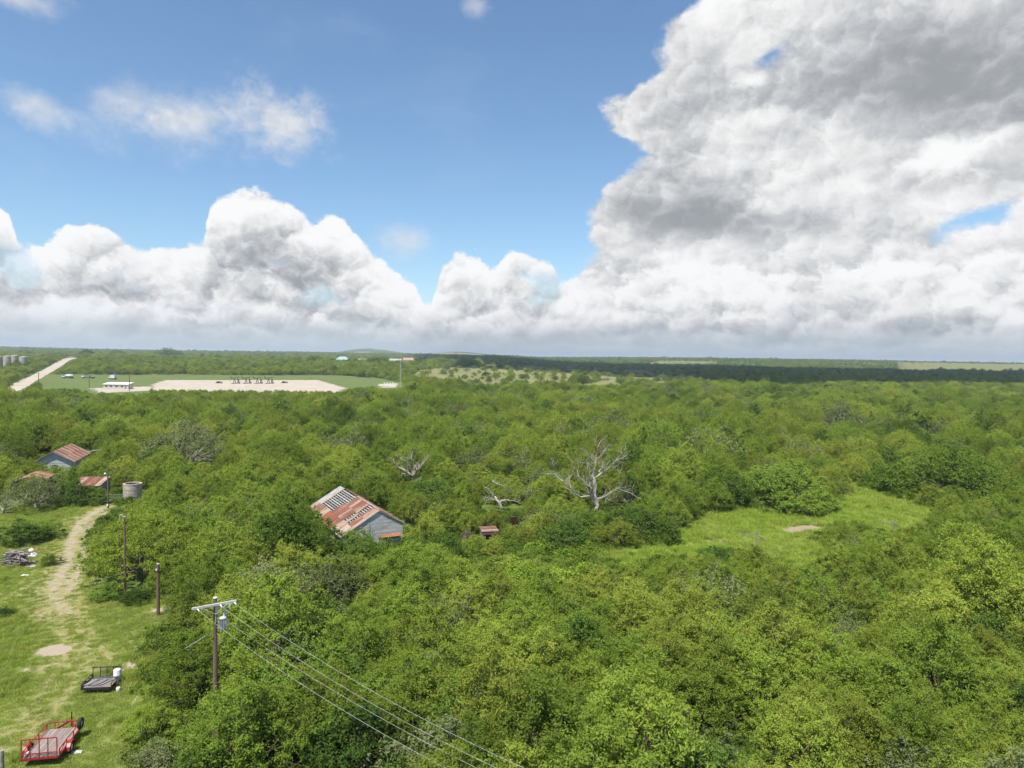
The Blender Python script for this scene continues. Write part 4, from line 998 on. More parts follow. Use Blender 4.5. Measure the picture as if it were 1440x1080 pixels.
MB().tube([(0.78, -0.22, 8.60), (0.80, -0.24, 8.26)], [0.05, 0.035], 8).build('fuse_cutout', M['white'], arm)
MB().tube([(0.90, -0.22, 8.60), (0.70, -0.27, 8.42)], 0.02, 6).build('jumper', M['wire'], arm)
MB().box((0.05, -0.13, 8.5), (0.16, 0.05, 0.5)).build('ground_plate', M['grey_paint'], up_)
tr = MB().lathe([(0.0, 7.03), (0.20, 7.03), (0.22, 7.06), (0.22, 7.72), (0.235, 7.73), (0.235, 7.78), (0.15, 7.86), (0.0, 7.88)], 20, (0.42, -0.1, 0)).build('transformer', M['grey_paint'], up_, True)
for k in range(5):
    a = R_(200 + k * 35); MB().box((0.42 + 0.235 * math.cos(a), -0.1 + 0.235 * math.sin(a), 7.4), (0.05, 0.02, 0.5), a).build('cooling_fin', M['grey_paint'], tr)
MB().lathe([(0.05, 7.84), (0.06, 7.92), (0.04, 7.95), (0.06, 8.0), (0.04, 8.03), (0.05, 8.08), (0.02, 8.24)], 10, (0.48, -0.12, 0)).build('bushing', M['white'], tr)
MB().tube([(0.60, -0.1, 7.9), (0.66, -0.14, 8.20), (0.55, -0.12, 8.24)], 0.025, 6).build('surge_arrester', M['white'], tr)
for z in (7.2, 7.6): MB().box((0.16, -0.05, z), (0.2, 0.10, 0.06)).build('bracket', M['grey_paint'], up_)
for z in (7.35, 7.55): MB().tube([(0.64, -0.14, z), (0.72, -0.16, z)], 0.035, 8).build('terminal', M['white'], tr)
for k in range(9): MB().box((-0.005, -0.145 + 0.003 * k, 7.6 + k * 0.1), (0.05, 0.02, 0.06)).build('step_tag', M['white'] if k % 2 else M['grey_paint'], up_)
MB().tube([(-0.12, 0.1, 6.95), (-1.6, 0.55, 6.1)], 0.014, 6).build('service_drop', M['wire'], up_)
MB().tube([(0.05, -0.12, 6.9), (0.35, -0.25, 6.35), (0.12, -0.13, 6.2)], 0.012, 6).build('loop_wire', M['wire'], up_)
RZm = Matrix.Rotation(AA, 4, 'Z')
def on_pole(x, y, z): return p0 + (RZm @ Vector((x, y, z)))
WD = Vector((0.84, -0.54, 0))
def span(a, label, sag=3.6, L=56.0, dz_=0.0, r=0.0062):
    b = a + WD * L + Vector((0, 0, dz_)); pts = []
    for i in range(41):
        s = i / 40; q = a.lerp(b, s); q.z -= 4 * sag * s * (1 - s); pts.append(q - a)
    o = MB().tube(pts, r, 5).build('power_line', M['wire']); o.location = a
    return tag(o, label, 'power line', 'wires strung from the utility pole')
span(on_pole(1.11, -0.50, 8.57), 'power line leaving the crossarm end above the transformer')
span(on_pole(0.28, -0.50, 8.57), 'power line leaving the crossarm just beside the pole top')
span(on_pole(-1.02, -0.50, 8.57), 'power line leaving the free end of the pale crossarm', 3.8)
span(on_pole(0.72, -0.16, 7.45), 'power line leaving the side of the grey transformer', 3.3)
def simple_pole(px, py, top, r, label, lamp=False, tip=None, name='wooden_pole'):
    p = ground_at(px, py); o = thing(name, p, 0, label, 'pole')
    MB().tube([(0, 0, -0.2), (0, 0, top)], [r, r * 0.72], 10).build('pole', M['polewood'], o)
    if tip: MB().tube([(0, 0, top), (0, 0, top + 0.06)], r * 0.8, 10).build('cap', M['armwood'], o)
    if lamp:
        MB().tube([(0, 0, top - 0.75), (-0.25, -0.25, top - 0.55)], 0.03, 6).build('lamp_arm', M['grey_paint'], o)
        MB().lathe([(0.02, 0.12), (0.10, 0.08), (0.17, -0.05), (0.15, -0.12), (0.0, -0.14)], 14, (-0.27, -0.27, top - 0.58)).build('lamp_head', M['white'], o)
        MB().box((0.0, -0.16, 0.55), (0.22, 0.1, 0.3)).build('meter_box', M['white'], o)
    return o
simple_pole(152, 715, 6.0, 0.13, 'slim wooden pole with a white yard light at the gate', True)
simple_pole(176, 842, 8.0, 0.11, 'thin wooden pole in front of the round mesquite tree', tip=True)
o = simple_pole(222.5, 866, 4.75, 0.16, 'short thick wooden pole at the corner of the lawn', tip=True)
MB().box((-0.05, -0.17, 4.3), (0.14, 0.08, 0.16)).build('junction_box', M['white'], o)
hp = ground_at(171, 733); MB_ = MB().tube([(-0.24, 0, -0.1), (-0.24, 0, 0.75), (-0.17, 0, 0.9), (0.17, 0, 0.9), (0.24, 0, 0.75), (0.24, 0, -0.1)], 0.05, 8).build('pipe_hoop', M['white'])
MB_.location = hp; tag(MB_, 'white bent pipe hoop standing by the dirt track', 'pipe')
o = simple_pole(3, 1092, 1.5, 0.13, 'weathered grey fence post at the lawn corner', name='fence_post'); o.children[0].data.materials[0] = M['timber']; o['category'] = 'post'
st = ground_at(185, 992); o = MB().tube([(0, 0, -0.05), (0.45, 0.5, 0.95)], 0.018, 6).build('guy_stake', M['white']); o.location = st; tag(o, 'thin white slanting stake at the brush edge', 'stake')
def brace_post(px, py, h, label, s=1):
    p = ground_at(px, py); o = thing('fence_brace', p, 0, label, 'fence post')
    MB().tube([(0, 0, -0.2), (0, 0, h)], 0.085, 8).build('post', M['timber'], o)
    MB().tube([(0, 0, h * 0.86), (s * 1.5, 0.5, h * 0.45)], 0.06, 8).build('brace', M['timber'], o)
    MB().tube([(s * -0.05, 0, h * 0.9), (s * -2.1, 0.4, h * 0.82)], 0.04, 6).build('rail', M['timber'], o)
    return o
brace_post(1063, 772, 2.1, 'dark braced fence post near the bare path'); brace_post(1255, 752, 2.0, 'dark fence post with side braces in the open meadow')

# ------------------------------------------------------------------ trailers
def wheel(root, x, y, r, w, side):
    t_ = MB().lathe([(r * 0.55, -w / 2), (r * 0.9, -w / 2), (r, -w * 0.3), (r, w * 0.3), (r * 0.9, w / 2), (r * 0.55, w / 2)], 20, (x, y, r), 'X').build('wheel', M['tyre'], root, True)
    MB().lathe([(0.0, side * w * 0.42), (r * 0.30, side * w * 0.40), (r * 0.56, side * w * 0.36)], 16, (x, y, r), 'X').build('rim', M['white'], t_)
    return t_
p = ground_at(56, 1066, 0.5); p.z = 0.006
trl = thing('utility_trailer', p, 0.20, 'red utility trailer with plank deck and raised ramp gate on the lawn', 'trailer')
W2, L2, DZ = 0.92, 3.35, 0.50
for k in range(9): MB().box((-W2 + 0.10 + k * (2 * W2 - 0.2) / 8, L2 / 2, DZ), (0.19, L2 - 0.06, 0.035)).build('deck_board', M['deck'], trl)
for sx in (-1, 1):
    MB().box((sx * (W2 + 0.03), L2 / 2, DZ - 0.06), (0.06, L2, 0.12)).build('frame_rail', M['red_paint'], trl)
    MB().box((sx * (W2 + 0.03), L2 / 2 + 0.1, 0.86), (0.05, L2 - 0.2, 0.05)).build('top_rail', M['red_paint'], trl)
    for y in (0.2, 1.2, 2.2, L2 - 0.05): MB().box((sx * (W2 + 0.03), y, 0.67), (0.05, 0.05, 0.34)).build('rail_post', M['red_paint'], trl)
    MB().bar((sx * (W2 + 0.03), 0.25, 0.55), (sx * (W2 + 0.03), 1.15, 0.90), 0.04).build('rail_brace', M['red_paint'], trl)
    fy = 1.25; V = []
    fnd = MB()
    for i in range(7):
        a = math.pi * i / 6; V += [(sx * (W2 + 0.08), fy - 0.48 * math.cos(a), 0.36 + 0.40 * math.sin(a)), (sx * (W2 + 0.34), fy - 0.48 * math.cos(a), 0.36 + 0.40 * math.sin(a))]
    V += [(x, y, z - 0.02) for x, y, z in V]
    fnd.add(V, [(2 * i, 2 * i + 2, 2 * i + 3, 2 * i + 1) for i in range(6)] + [(14 + 2 * i, 15 + 2 * i, 17 + 2 * i, 16 + 2 * i) for i in range(6)] + [(2 * i + 1, 2 * i + 3, 2 * i + 17, 2 * i + 15) for i in range(6)])
    fnd.build('fender', M['red_paint'], trl)
    wheel(trl, sx * (W2 + 0.21), fy, 0.34, 0.20, sx)
for y in (0.03, L2 - 0.03): MB().box((0, y, DZ - 0.06), (2 * W2, 0.06, 0.12)).build('cross_member', M['red_paint'], trl)
MB().box((0, L2 - 0.03, 0.92), (2 * W2, 0.05, 0.05)).build('front_rail', M['red_paint'], trl)
for x in (-0.5, 0.0, 0.5): MB().box((x, L2 - 0.03, 0.68), (0.04, 0.04, 0.44)).build('rail_post', M['red_paint'], trl)
gt = MB().box((0, -0.06, 0.50), (2 * W2 + 0.1, 0.06, 0.10)).build('ramp_gate', M['red_paint'], trl)
MB().box((-0.46, -0.06, 1.66), (0.96, 0.05, 0.05)).build('gate_rail', M['red_paint'], gt); MB().box((0.46, -0.06, 1.66), (0.9, 0.05, 0.05)).build('gate_rail', M['red_paint'], gt)
MB().box((0, -0.06, 0.82), (1.85, 0.04, 0.04)).build('gate_rail', M['red_paint'], gt)
for x in (-0.93, -0.47, 0.0, 0.45, 0.92): MB().box((x, -0.06, 1.08), (0.045, 0.045, 1.12)).build('gate_bar', M['red_paint'], gt)
for k in range(7): MB().box((0, -0.055, 0.58 + k * 0.035), (1.8, 0.012, 0.008)).build('gate_mesh', M['black_steel'], gt)
for sx in (-1, 1): MB().bar((sx * 0.6, L2, DZ - 0.08), (0, L2 + 1.2, 0.42), 0.09).build('tongue', M['red_paint'], trl)
MB().tube([(0, L2 + 1.15, 0.02), (0, L2 + 1.15, 0.95)], 0.035, 8).build('jack', M['black_steel'], trl)
sp_ = MB().lathe([(0.19, -0.1), (0.31, -0.1), (0.35, -0.05), (0.35, 0.05), (0.31, 0.1), (0.19, 0.1)], 20, (W2 + 0.10, L2 - 0.25, 0.86), 'X').build('spare_wheel', M['tyre'], trl, True)
MB().lathe([(0.0, 0.07), (0.19, 0.05)], 16, (W2 + 0.10, L2 - 0.25, 0.86), 'X').build('rim', M['white'], sp_)
MB().box((-0.84, 0.35, 0.60), (0.14, 0.45, 0.12), 0.1).build('light_plate', M['white'], trl)
p = ground_at(135, 968, 0.4); p.z = 0.006
tr2 = thing('small_trailer', p, 0.13, 'small black trailer with mesh gate, grey boards and white drum', 'trailer')
W3, L3 = 0.95, 1.75
for k in range(8): MB().box((-W3 + 0.12 + k * 0.237, L3 / 2, 0.42), (0.225, L3 - 0.06, 0.03)).build('deck_board', M['deck2' if k < 6 else 'deck'], tr2)
for y in (0.0, L3): MB().box((0, y, 0.38), (2 * W3 + 0.1, 0.06, 0.16)).build('frame_rail', M['black_steel'], tr2)
for sx in (-1, 1):
    MB().box((sx * (W3 + 0.03), L3 / 2, 0.40), (0.06, L3 - 0.07, 0.20)).build('frame_rail', M['black_steel'], tr2)
    MB().box((sx * (W3 + 0.03), L3 / 2, 0.68), (0.045, L3, 0.045)).build('top_rail', M['black_steel'], tr2)
    for y in (0.05, L3 - 0.05): MB().box((sx * (W3 + 0.03), y, 0.58), (0.045, 0.045, 0.2)).build('rail_post', M['black_steel'], tr2)
    wheel(tr2, sx * (W3 + 0.19), L3 * 0.5, 0.29, 0.18, sx)
mg = MB().box((0, L3 + 0.03, 1.14), (2 * W3 + 0.06, 0.05, 0.05)).build('mesh_gate', M['black_steel'], tr2)
for x in (-W3, -0.45, 0.0, 0.45, W3): MB().box((x, L3 + 0.03, 0.80), (0.035, 0.035, 0.68)).build('gate_bar', M['black_steel'], mg)
for k in range(11): MB().box((0, L3 + 0.03, 0.50 + k * 0.056), (2 * W3, 0.008, 0.008)).build('gate_wire', M['black_steel'], mg)
MB().box((0, L3 * 0.55, 0.70), (2 * W3, 0.04, 0.04)).build('cross_bar', M['black_steel'], tr2)
MB().tube([(0, L3, 0.36), (0.1, L3 + 1.0, 0.36)], 0.04, 8).build('tongue', M['black_steel'], tr2)
for i in range(7): 
    x = -0.7 + i * 0.18; MB().box((x, L3 * 0.42 + rnd.uniform(-.1, .1), 0.50 + 0.02 * (i % 3)), (0.09, 1.05, 0.035), -0.5 + rnd.uniform(-.1, .1)).build('loose_board', M['galv' if i % 3 == 0 else 'timber'], tr2)
dr = Vector((W3 - 0.05, L3 * 0.72, 0.44)); drm = MB().lathe([(0, 0), (0.24, 0), (0.25, 0.03), (0.25, 0.30), (0.26, 0.32), (0.25, 0.34), (0.25, 0.66), (0.23, 0.72), (0, 0.73)], 18).build('drum', M['white'], None, True)
drm.location = tr2.location + Matrix.Rotation(0.13, 3, 'Z') @ dr; tag(drm, 'white plastic drum standing in the small black trailer', 'drum')
sm = MB().lathe([(0, 0), (0.13, 0), (0.14, 0.02), (0.14, 0.26), (0.11, 0.30), (0, 0.31)], 14).build('bucket', M['white'], None, True)
sm.location = tr2.location + Matrix.Rotation(0.13, 3, 'Z') @ Vector((W3 + 0.42, 0.25, 0)); tag(sm, 'small white bucket on the grass by the trailer wheel', 'bucket')

# ------------------------------------------------------------------ woodpile and litter on the lawn
wp = ground_at(24, 794); rg = random.Random(21)
for i in range(54):
    lay = i // 13; L_ = rg.uniform(1.4, 2.6); r_ = rg.uniform(0.055, 0.10)
    c_ = Vector((rg.uniform(-1.35, 1.25) * (1 - 0.22 * lay), rg.uniform(-0.9, 0.9) * (1 - 0.25 * lay), 0.10 + lay * 0.34 + rg.uniform(0, 0.2)))
    a = rg.gauss(-0.25, 0.5); d = Vector((math.cos(a), math.sin(a) * 0.8, rg.uniform(-0.22, 0.22))).normalized() * L_ / 2
    m_ = MB().tube([-d, Vector((0, 0, rg.uniform(-.04, .06))), d], [r_, r_ * 0.95, r_ * 0.75], 7)
    o = m_.build('log', M['log']); o.location = wp + c_; tag(o, 'weathered grey log in the woodpile beside the track', 'log', 'logs heaped in the woodpile')
def litter(px, py, sx, sy, h, mat, label, name, rz):
    V = []; n = 5; g_ = random.Random(px)
    for i in range(n + 1):
        for j in range(n + 1):
            V.append(((i / n - .5) * sx, (j / n - .5) * sy, 0.03 + h * (0.3 + 0.7 * g_.random()) * math.sin(math.pi * (i + .5) / (n + 1)) * math.sin(math.pi * (j + .5) / (n + 1))))
    nv = len(V); V += [(x, y, 0.0) for x, y, z in V]
    F_ = [(i * (n + 1) + j, (i + 1) * (n + 1) + j, (i + 1) * (n + 1) + j + 1, i * (n + 1) + j + 1) for i in range(n) for j in range(n)]
    F_ += [tuple(q + nv for q in f[::-1]) for f in F_]
    rim_ = [i * (n + 1) for i in range(n + 1)] + [n * (n + 1) + j for j in range(1, n + 1)] + [i * (n + 1) + n for i in range(n - 1, -1, -1)] + [j for j in range(n - 1, 0, -1)]
    for a, b in zip(rim_, rim_[1:] + rim_[:1]): F_.append((a, a + nv, b + nv, b))
    o = obj(name, mesh_from(name, V, F_, M[mat])); p = ground_at(px, py); o.location = (p.x, p.y, 0.008); o.rotation_euler = (0, 0, rz); return tag(o, label, name.split('_')[-1])
litter(46, 782, 0.8, 1.3, 0.7, 'white', 'crumpled white plastic sheet leaning on the woodpile', 'plastic_sheet', 0.4)
litter(44, 775, 0.55, 0.5, 0.55, 'white', 'white bag on top end of the woodpile litter', 'rubbish_bag', 0.9)
litter(51, 774, 0.6, 0.6, 0.4, 'orange', 'orange scrap lying behind the white plastic', 'metal_scrap', 0.2)
litter(44, 796.5, 0.9, 0.6, 0.12, 'galv', 'flat pale sheet lying on grass below the woodpile', 'metal_sheet', 0.1)
litter(35, 809.5, 0.75, 0.4, 0.12, 'white', 'small white scrap alone on the lawn', 'plastic_scrap', 0.3)
litter(106, 1059, 0.7, 0.35, 0.14, 'armwood', 'pale board on the grass beside the red trailer', 'wood_board', 0.3)

# small ruined hut right of the barn
hu = ground_at(690, 760); hut = thing('ruined_hut', hu, 0.25, 'tiny tumbledown hut with brown boards for a roof', 'hut'); hut.scale = (1, 1, 0.72)
for k in range(5): MB().box((-0.0, 0.25 + k * 0.42, 1.62 + k * 0.06), (2.3, 0.45, 0.04), 0.03 * (k % 2), 0.15).build('roof_board', M[('rust_brown', 'timber', 'rust_brown', 'rust', 'rust_brown')[k]], hut)
MB().box((0.0, 0.02, 1.25), (2.1, 0.05, 0.38)).build('lintel', M['rust_brown'], hut)
for x in (-0.85, 0.75): MB().box((x, 0.1, 0.62), (0.42, 0.06, 1.24), 0, 0, 0.06 if x < 0 else -0.08).build('wall_board', M['timber'], hut)
MB().box((0, 2.2, 0.85), (2.0, 0.05, 1.7)).build('back_wall', M['timber'], hut)
for x in (-1.0, 1.0): MB().box((x, 1.1, 0.72), (0.05, 2.0, 1.44)).build('side_wall', M['timber'], hut)
q = ground_at(721, 752); sh = MB().box((0, 0, 0.75), (1.1, 0.05, 1.9), 0.4, 0.35).build('roof_scrap', M['orange']); sh.location = q + Vector((0, 0, 0.9)); tag(sh, 'orange rusted metal sheet propped in the bushes', 'metal sheet')

# ------------------------------------------------------------------ dead trees: limbs traced as pixel paths, set at the tree's own distance
def dead_tree(px, py, trunk, limbs, label, r0, seed, spread=2.5, twig=1.0, name='dead_tree', mat='deadwood'):
    base = ground_at(px, py); dep = base.y; rg = random.Random(seed)
    root = thing(name, base, 0, label, 'tree')
    def path(pts, z0):
        out = []
        for i, (x, y) in enumerate(pts):
            z0 += rg.uniform(-0.35, 0.35) * spread * (0 if i == 0 else 1)
            out.append(at_depth(x, y, dep + z0) - base)
        return out, z0
    def smooth(pts):
        q = []
        for i in range(len(pts) - 1):
            a, b = pts[i], pts[i + 1]; L_ = (b - a).length
            q.append(a); q.append(a.lerp(b, 0.5) + Vector((rg.uniform(-1, 1), rg.uniform(-1, 1), rg.uniform(-1, 1))) * L_ * 0.09)
        return q + [pts[-1]]
    t_, _ = path(trunk, 0.0); t_[0] = Vector((0, 0, -0.3)); t_ = smooth(t_); n = len(t_)
    MB().tube(t_, [r0 * (1.25 - 0.75 * i / (n - 1)) for i in range(n)], 10).build('trunk', M[mat], root, True)
    for pts, r1 in limbs:
        l_, _ = path(pts, rg.uniform(-0.2, 0.2)); l_ = smooth(l_); n = len(l_); mb = MB()
        rad_ = [r1 * r0 * (1 - 0.82 * i / (n - 1)) for i in range(n)]; mb.tube(l_, rad_, 7)
        def twigs(pts_, rad__, k, lvl):
            for i in range(1, len(pts_)):
                for _ in range(k):
                    if rg.random() < 0.25: continue
                    s = rg.random(); a = pts_[i - 1].lerp(pts_[i], s); d = (pts_[i] - pts_[i - 1]).normalized()
                    d = (d * 0.7 + Vector((rg.uniform(-1, 1), rg.uniform(-1, 1), rg.uniform(-0.5, 1.0)))).normalized(); L_ = rg.uniform(0.5, 1.5) * twig * (1 if lvl == 0 else 0.55)
                    b = a + d * L_ * 0.5 + Vector((0, 0, rg.uniform(0, .1))); c_ = b + (d + Vector((rg.uniform(-.6, .6), rg.uniform(-.6, .6), rg.uniform(-.3, .6)))).normalized() * L_ * 0.5
                    r_ = max(0.016, rad__[i] * 0.38); mb.tube([a, b, c_], [r_, r_ * 0.7, 0.012], 4, False)
                    if lvl == 0: twigs([a, b, c_], [r_, r_ * 0.7, 0.015], 1, 1)
        twigs(l_, rad_, 3, 0)
        mb.build('limb', M[mat], root)
    return root
dead_tree(837, 722, [(837, 724), (841, 710), (836, 696), (838, 683), (834, 668)], [
    ([(836, 690), (834, 668), (838, 645), (840, 630), (846, 618)], 0.62), ([(836, 672), (830, 655), (822, 650), (815, 652)], 0.36),
    ([(835, 700), (826, 698), (812, 697), (803, 687), (792, 677), (780, 666), (762, 666)], 0.60), ([(792, 678), (786, 668), (778, 660), (777, 652)], 0.28),
    ([(838, 703), (846, 700), (858, 693), (868, 688), (886, 693), (903, 702)], 0.58), ([(866, 689), (876, 700), (884, 708)], 0.32), ([(866, 688), (874, 685), (880, 686)], 0.2),
    ([(837, 672), (846, 664), (858, 656), (870, 646), (881, 641)], 0.46), ([(858, 656), (868, 658), (874, 666)], 0.22), ([(862, 653), (873, 640), (878, 634)], 0.22),
    ([(833, 688), (824, 678), (814, 670), (811, 660), (806, 652)], 0.40), ([(838, 645), (846, 640), (852, 632), (856, 626)], 0.26), ([(836, 650), (828, 640), (822, 636)], 0.24),
    ([(837, 710), (831, 698), (829, 684), (830, 672), (826, 662), (828, 650)], 0.62), ([(842, 664), (848, 652), (846, 640), (851, 630)], 0.3), ([(803, 687), (800, 676), (804, 668)], 0.26), ([(846, 700), (856, 702), (864, 700)], 0.25)],
    'great bleached dead tree with wide bare limbs above the green brush', 0.28, 3, 2.5, 1.4)
dead_tree(585, 690, [(585, 690), (582, 678), (581, 668)], [
    ([(581, 669), (572, 663), (562, 658), (555, 650), (553, 645)], 0.6), ([(581, 669), (586, 660), (585, 652)], 0.5), ([(583, 664), (592, 657), (598, 648)], 0.4),
    ([(585, 676), (592, 672), (594, 668)], 0.4), ([(584, 674), (588, 678), (580, 680)], 0.3), ([(573, 663), (570, 654), (574, 645)], 0.3), ([(588, 658), (596, 650), (602, 644)], 0.3),
    ([(581, 668), (577, 656), (570, 648), (562, 644)], 0.4), ([(582, 666), (583, 654), (578, 644), (580, 636)], 0.4), ([(576, 665), (566, 666), (560, 672)], 0.35)],
    'dead crown of twisted pale limbs in the brush behind the barn', 0.34, 5, 2.0)
dead_tree(708, 716, [(708, 716), (702, 706), (696, 698)], [
    ([(700, 704), (693, 697), (688, 690), (680, 684)], 0.6), ([(704, 708), (698, 703), (690, 702), (684, 704), (683, 710)], 0.5), ([(703, 706), (712, 703), (722, 704), (732, 709)], 0.6),
    ([(693, 697), (686, 700), (680, 701)], 0.35), ([(692, 676), (700, 681), (708, 684)], 0.4)],
    'fallen pale dead limbs lying across the bushes near the hut', 0.28, 7, 1.5, 0.7)
dead_tree(2, 722, [(2, 722), (6, 716), (9, 711)], [
    ([(6, 716), (10, 707), (17, 698)], 0.6), ([(7, 715), (16, 708), (26, 706), (31, 710)], 0.6), ([(5, 716), (4, 706), (2, 698)], 0.6), ([(4, 717), (-4, 708), (-10, 700)], 0.6), ([(8, 713), (14, 712), (22, 711)], 0.4)],
    'dead grey shrub with arching bare stems at the lawn edge', 0.20, 9, 1.2, 0.8)
for px, py, h, lab in ((948, 724, 1.6, 'pale broken stump standing beside the clearing'), (926, 646, 3.2, 'thin pale snag poking out of the canopy')):
    p = ground_at(px, py); o = MB().tube([(0, 0, -0.2), (0.03, 0, h * 0.6), (0.08, 0.05, h + (3.0 if h > 3 else 0))], [0.16, 0.13, 0.07], 8).build('tree_stump', M['deadwood']); o.location = p; tag(o, lab, 'stump')
a = ground_at(955, 728); o = MB().tube([(0, 0, 0.9), (0.6, -0.1, 0.45), (1.3, -0.3, 0.15)], [0.07, 0.13, 0.15], 8).build('fallen_log', M['deadwood']); o.location = a; tag(o, 'pale fallen branch beside the broken stump', 'log')
# dead brown brush near the hut
for px, py, w, lab in ((657, 760, 16, 'brown withered bush beside the tiny hut'), (718, 707, 26, 'dry brown bush tangled in pale dead limbs')):
    p = ground_at(px, py); r_ = np.random.default_rng(int(px)); C = dome(r_, 40, w * p.y / F / 2, w * p.y / F * 0.9, 0.3)
    v_, t_ = leaf_arrays(r_, C, np.full(40, 0.3), 30, 0.22, 0.03, 1.0, 0.2, r_.random(40)); wd = wood(r_, C, 0.4, 3, 0.03)
    o = thing('dead_bush', p, 0, lab, 'bush'); obj('twigs', quads_mesh('twigs', v_, t_, [M['dead_leaf']]), o); obj('stem', mesh_from('stem', wd.v, wd.f, M['deadwood']), o)

# ------------------------------------------------------------------ far oilfield and farms
def tank(px, py, w, h, label, mat='tan_tank'):
    p = ground_at(px, py); d = p.y; r_ = w * d / F / 2; h = h * d / F
    o = thing('storage_tank', p, 0, label, 'tank', 'storage tanks by the caliche road')
    MB().lathe([(r_, 0), (r_, h)], 28).build('shell', M[mat], o, True)
    MB().lathe([(r_ * 1.02, h), (r_ * 1.02, h * 1.01), (0, h * 1.07)], 28).build('roof', M['cream'], o)
    MB().tube([(r_ + 0.3, -1, 0), (r_ + 0.3, -1, h)], 0.2, 6).build('ladder', M['timber'], o)
    MB().lathe([(r_ * 1.01, h * 0.5), (r_ * 1.015, h * 0.52), (r_ * 1.01, h * 0.54)], 28).build('seam', M['timber'], o)
for px, w, h, lab in ((-3, 11, 13, 'tan storage tank with dark ladder, at the open end of its row'), (10.5, 10.5, 13.5, 'tan storage tank second in its row, beside the end tank'), (20.5, 8.5, 14.5, 'narrow tan storage tank between two wider tanks'), (33, 10.5, 12.5, 'tan storage tank at the road end of its row')):
    tank(px, 514.5, w, h, lab)
M['pump_steel'] = surf('pump_steel', (0.095, 0.078, 0.066), (0.135, 0.112, 0.095), 1, 0.7, obj_var=0.1)
def pumpjack():
    o = thing('pumpjack', (0, 0, 0), 0, 'dark oil pumpjack nodding on the pale well pad', 'pumpjack', 'pumpjacks in a row on the well pad')
    MB().box((0.3, 0, 0.25), (6.4, 1.5, 0.5)).build('skid', M['pump_steel'], o)
    sp = MB()
    for sx in (-0.9, 0.9):
        for sy in (-0.65, 0.65): sp.bar((sx * 1.0 - 0.6, sy, 0.5), (-0.6, sy * 0.2, 4.3), 0.22)
    sp.build('samson_post', M['pump_steel'], o)
    bm_ = MB(); bm_.box((-0.3, 0, 4.55), (6.2, 0.42, 0.5), 0, 0, -0.16); wb = bm_.build('walking_beam', M['pump_steel'], o)
    MB().box((-3.45, 0, 4.75), (0.7, 0.5, 1.8), 0, 0, -0.16).build('horse_head', M['pump_steel'], o)
    MB().box((2.3, 0.45, 1.9), (0.5, 0.25, 2.6), 0, 0, 0.4).build('crank', M['pump_steel'], o); MB().box((2.3, -0.45, 1.9), (0.5, 0.25, 2.6), 0, 0, 0.4).build('crank', M['pump_steel'], o)
    MB().box((2.1, 0.6, 3.0), (1.1, 0.3, 1.0), 0, 0, 0.4).build('counterweight', M['timber'], o)
    MB().bar((2.6, 0, 1.8), (2.45, 0, 4.05), 0.16).build('pitman_arm', M['pump_steel'], o)
    MB().box((3.2, 0, 1.0), (1.0, 1.0, 1.0)).build('motor', M['timber'], o)
    MB().tube([(-3.7, 0, 0), (-3.7, 0, 4.0)], 0.10, 6).build('polished_rod', M['grey_paint'], o)
    return o
pj = pumpjack()
for i, (px, py) in enumerate(((331, 539.5), (347, 539.5), (363, 539.5), (378.5, 539.5))):
    p = ground_at(px, py)
    if i == 0: pj.location = p; pj.rotation_euler = (0, 0, 0.7)
    else: copy_tree(pj, p, 0.7)
for px, py, lab in ((308, 539, 'dark pump skid lying low at one end of the pumpjack row'), (400, 538.8, 'dark pump skid beyond the last pumpjack')):
    p = ground_at(px, py); o = thing('pump_skid', p, 0.1, lab, 'pump')
    MB().box((0, 0, 0.3), (5.5, 1.8, 0.3)).build('skid', M['black_steel'], o); MB().lathe([(0.0, -1.3), (0.6, -1.2), (0.6, 1.2), (0.0, 1.3)], 14, (-0.6, 0, 1.05), 'X').build('vessel', M['black_steel'], o); MB().box((1.7, 0, 0.95), (1.2, 1.2, 1.0)).build('engine', M['timber'], o)
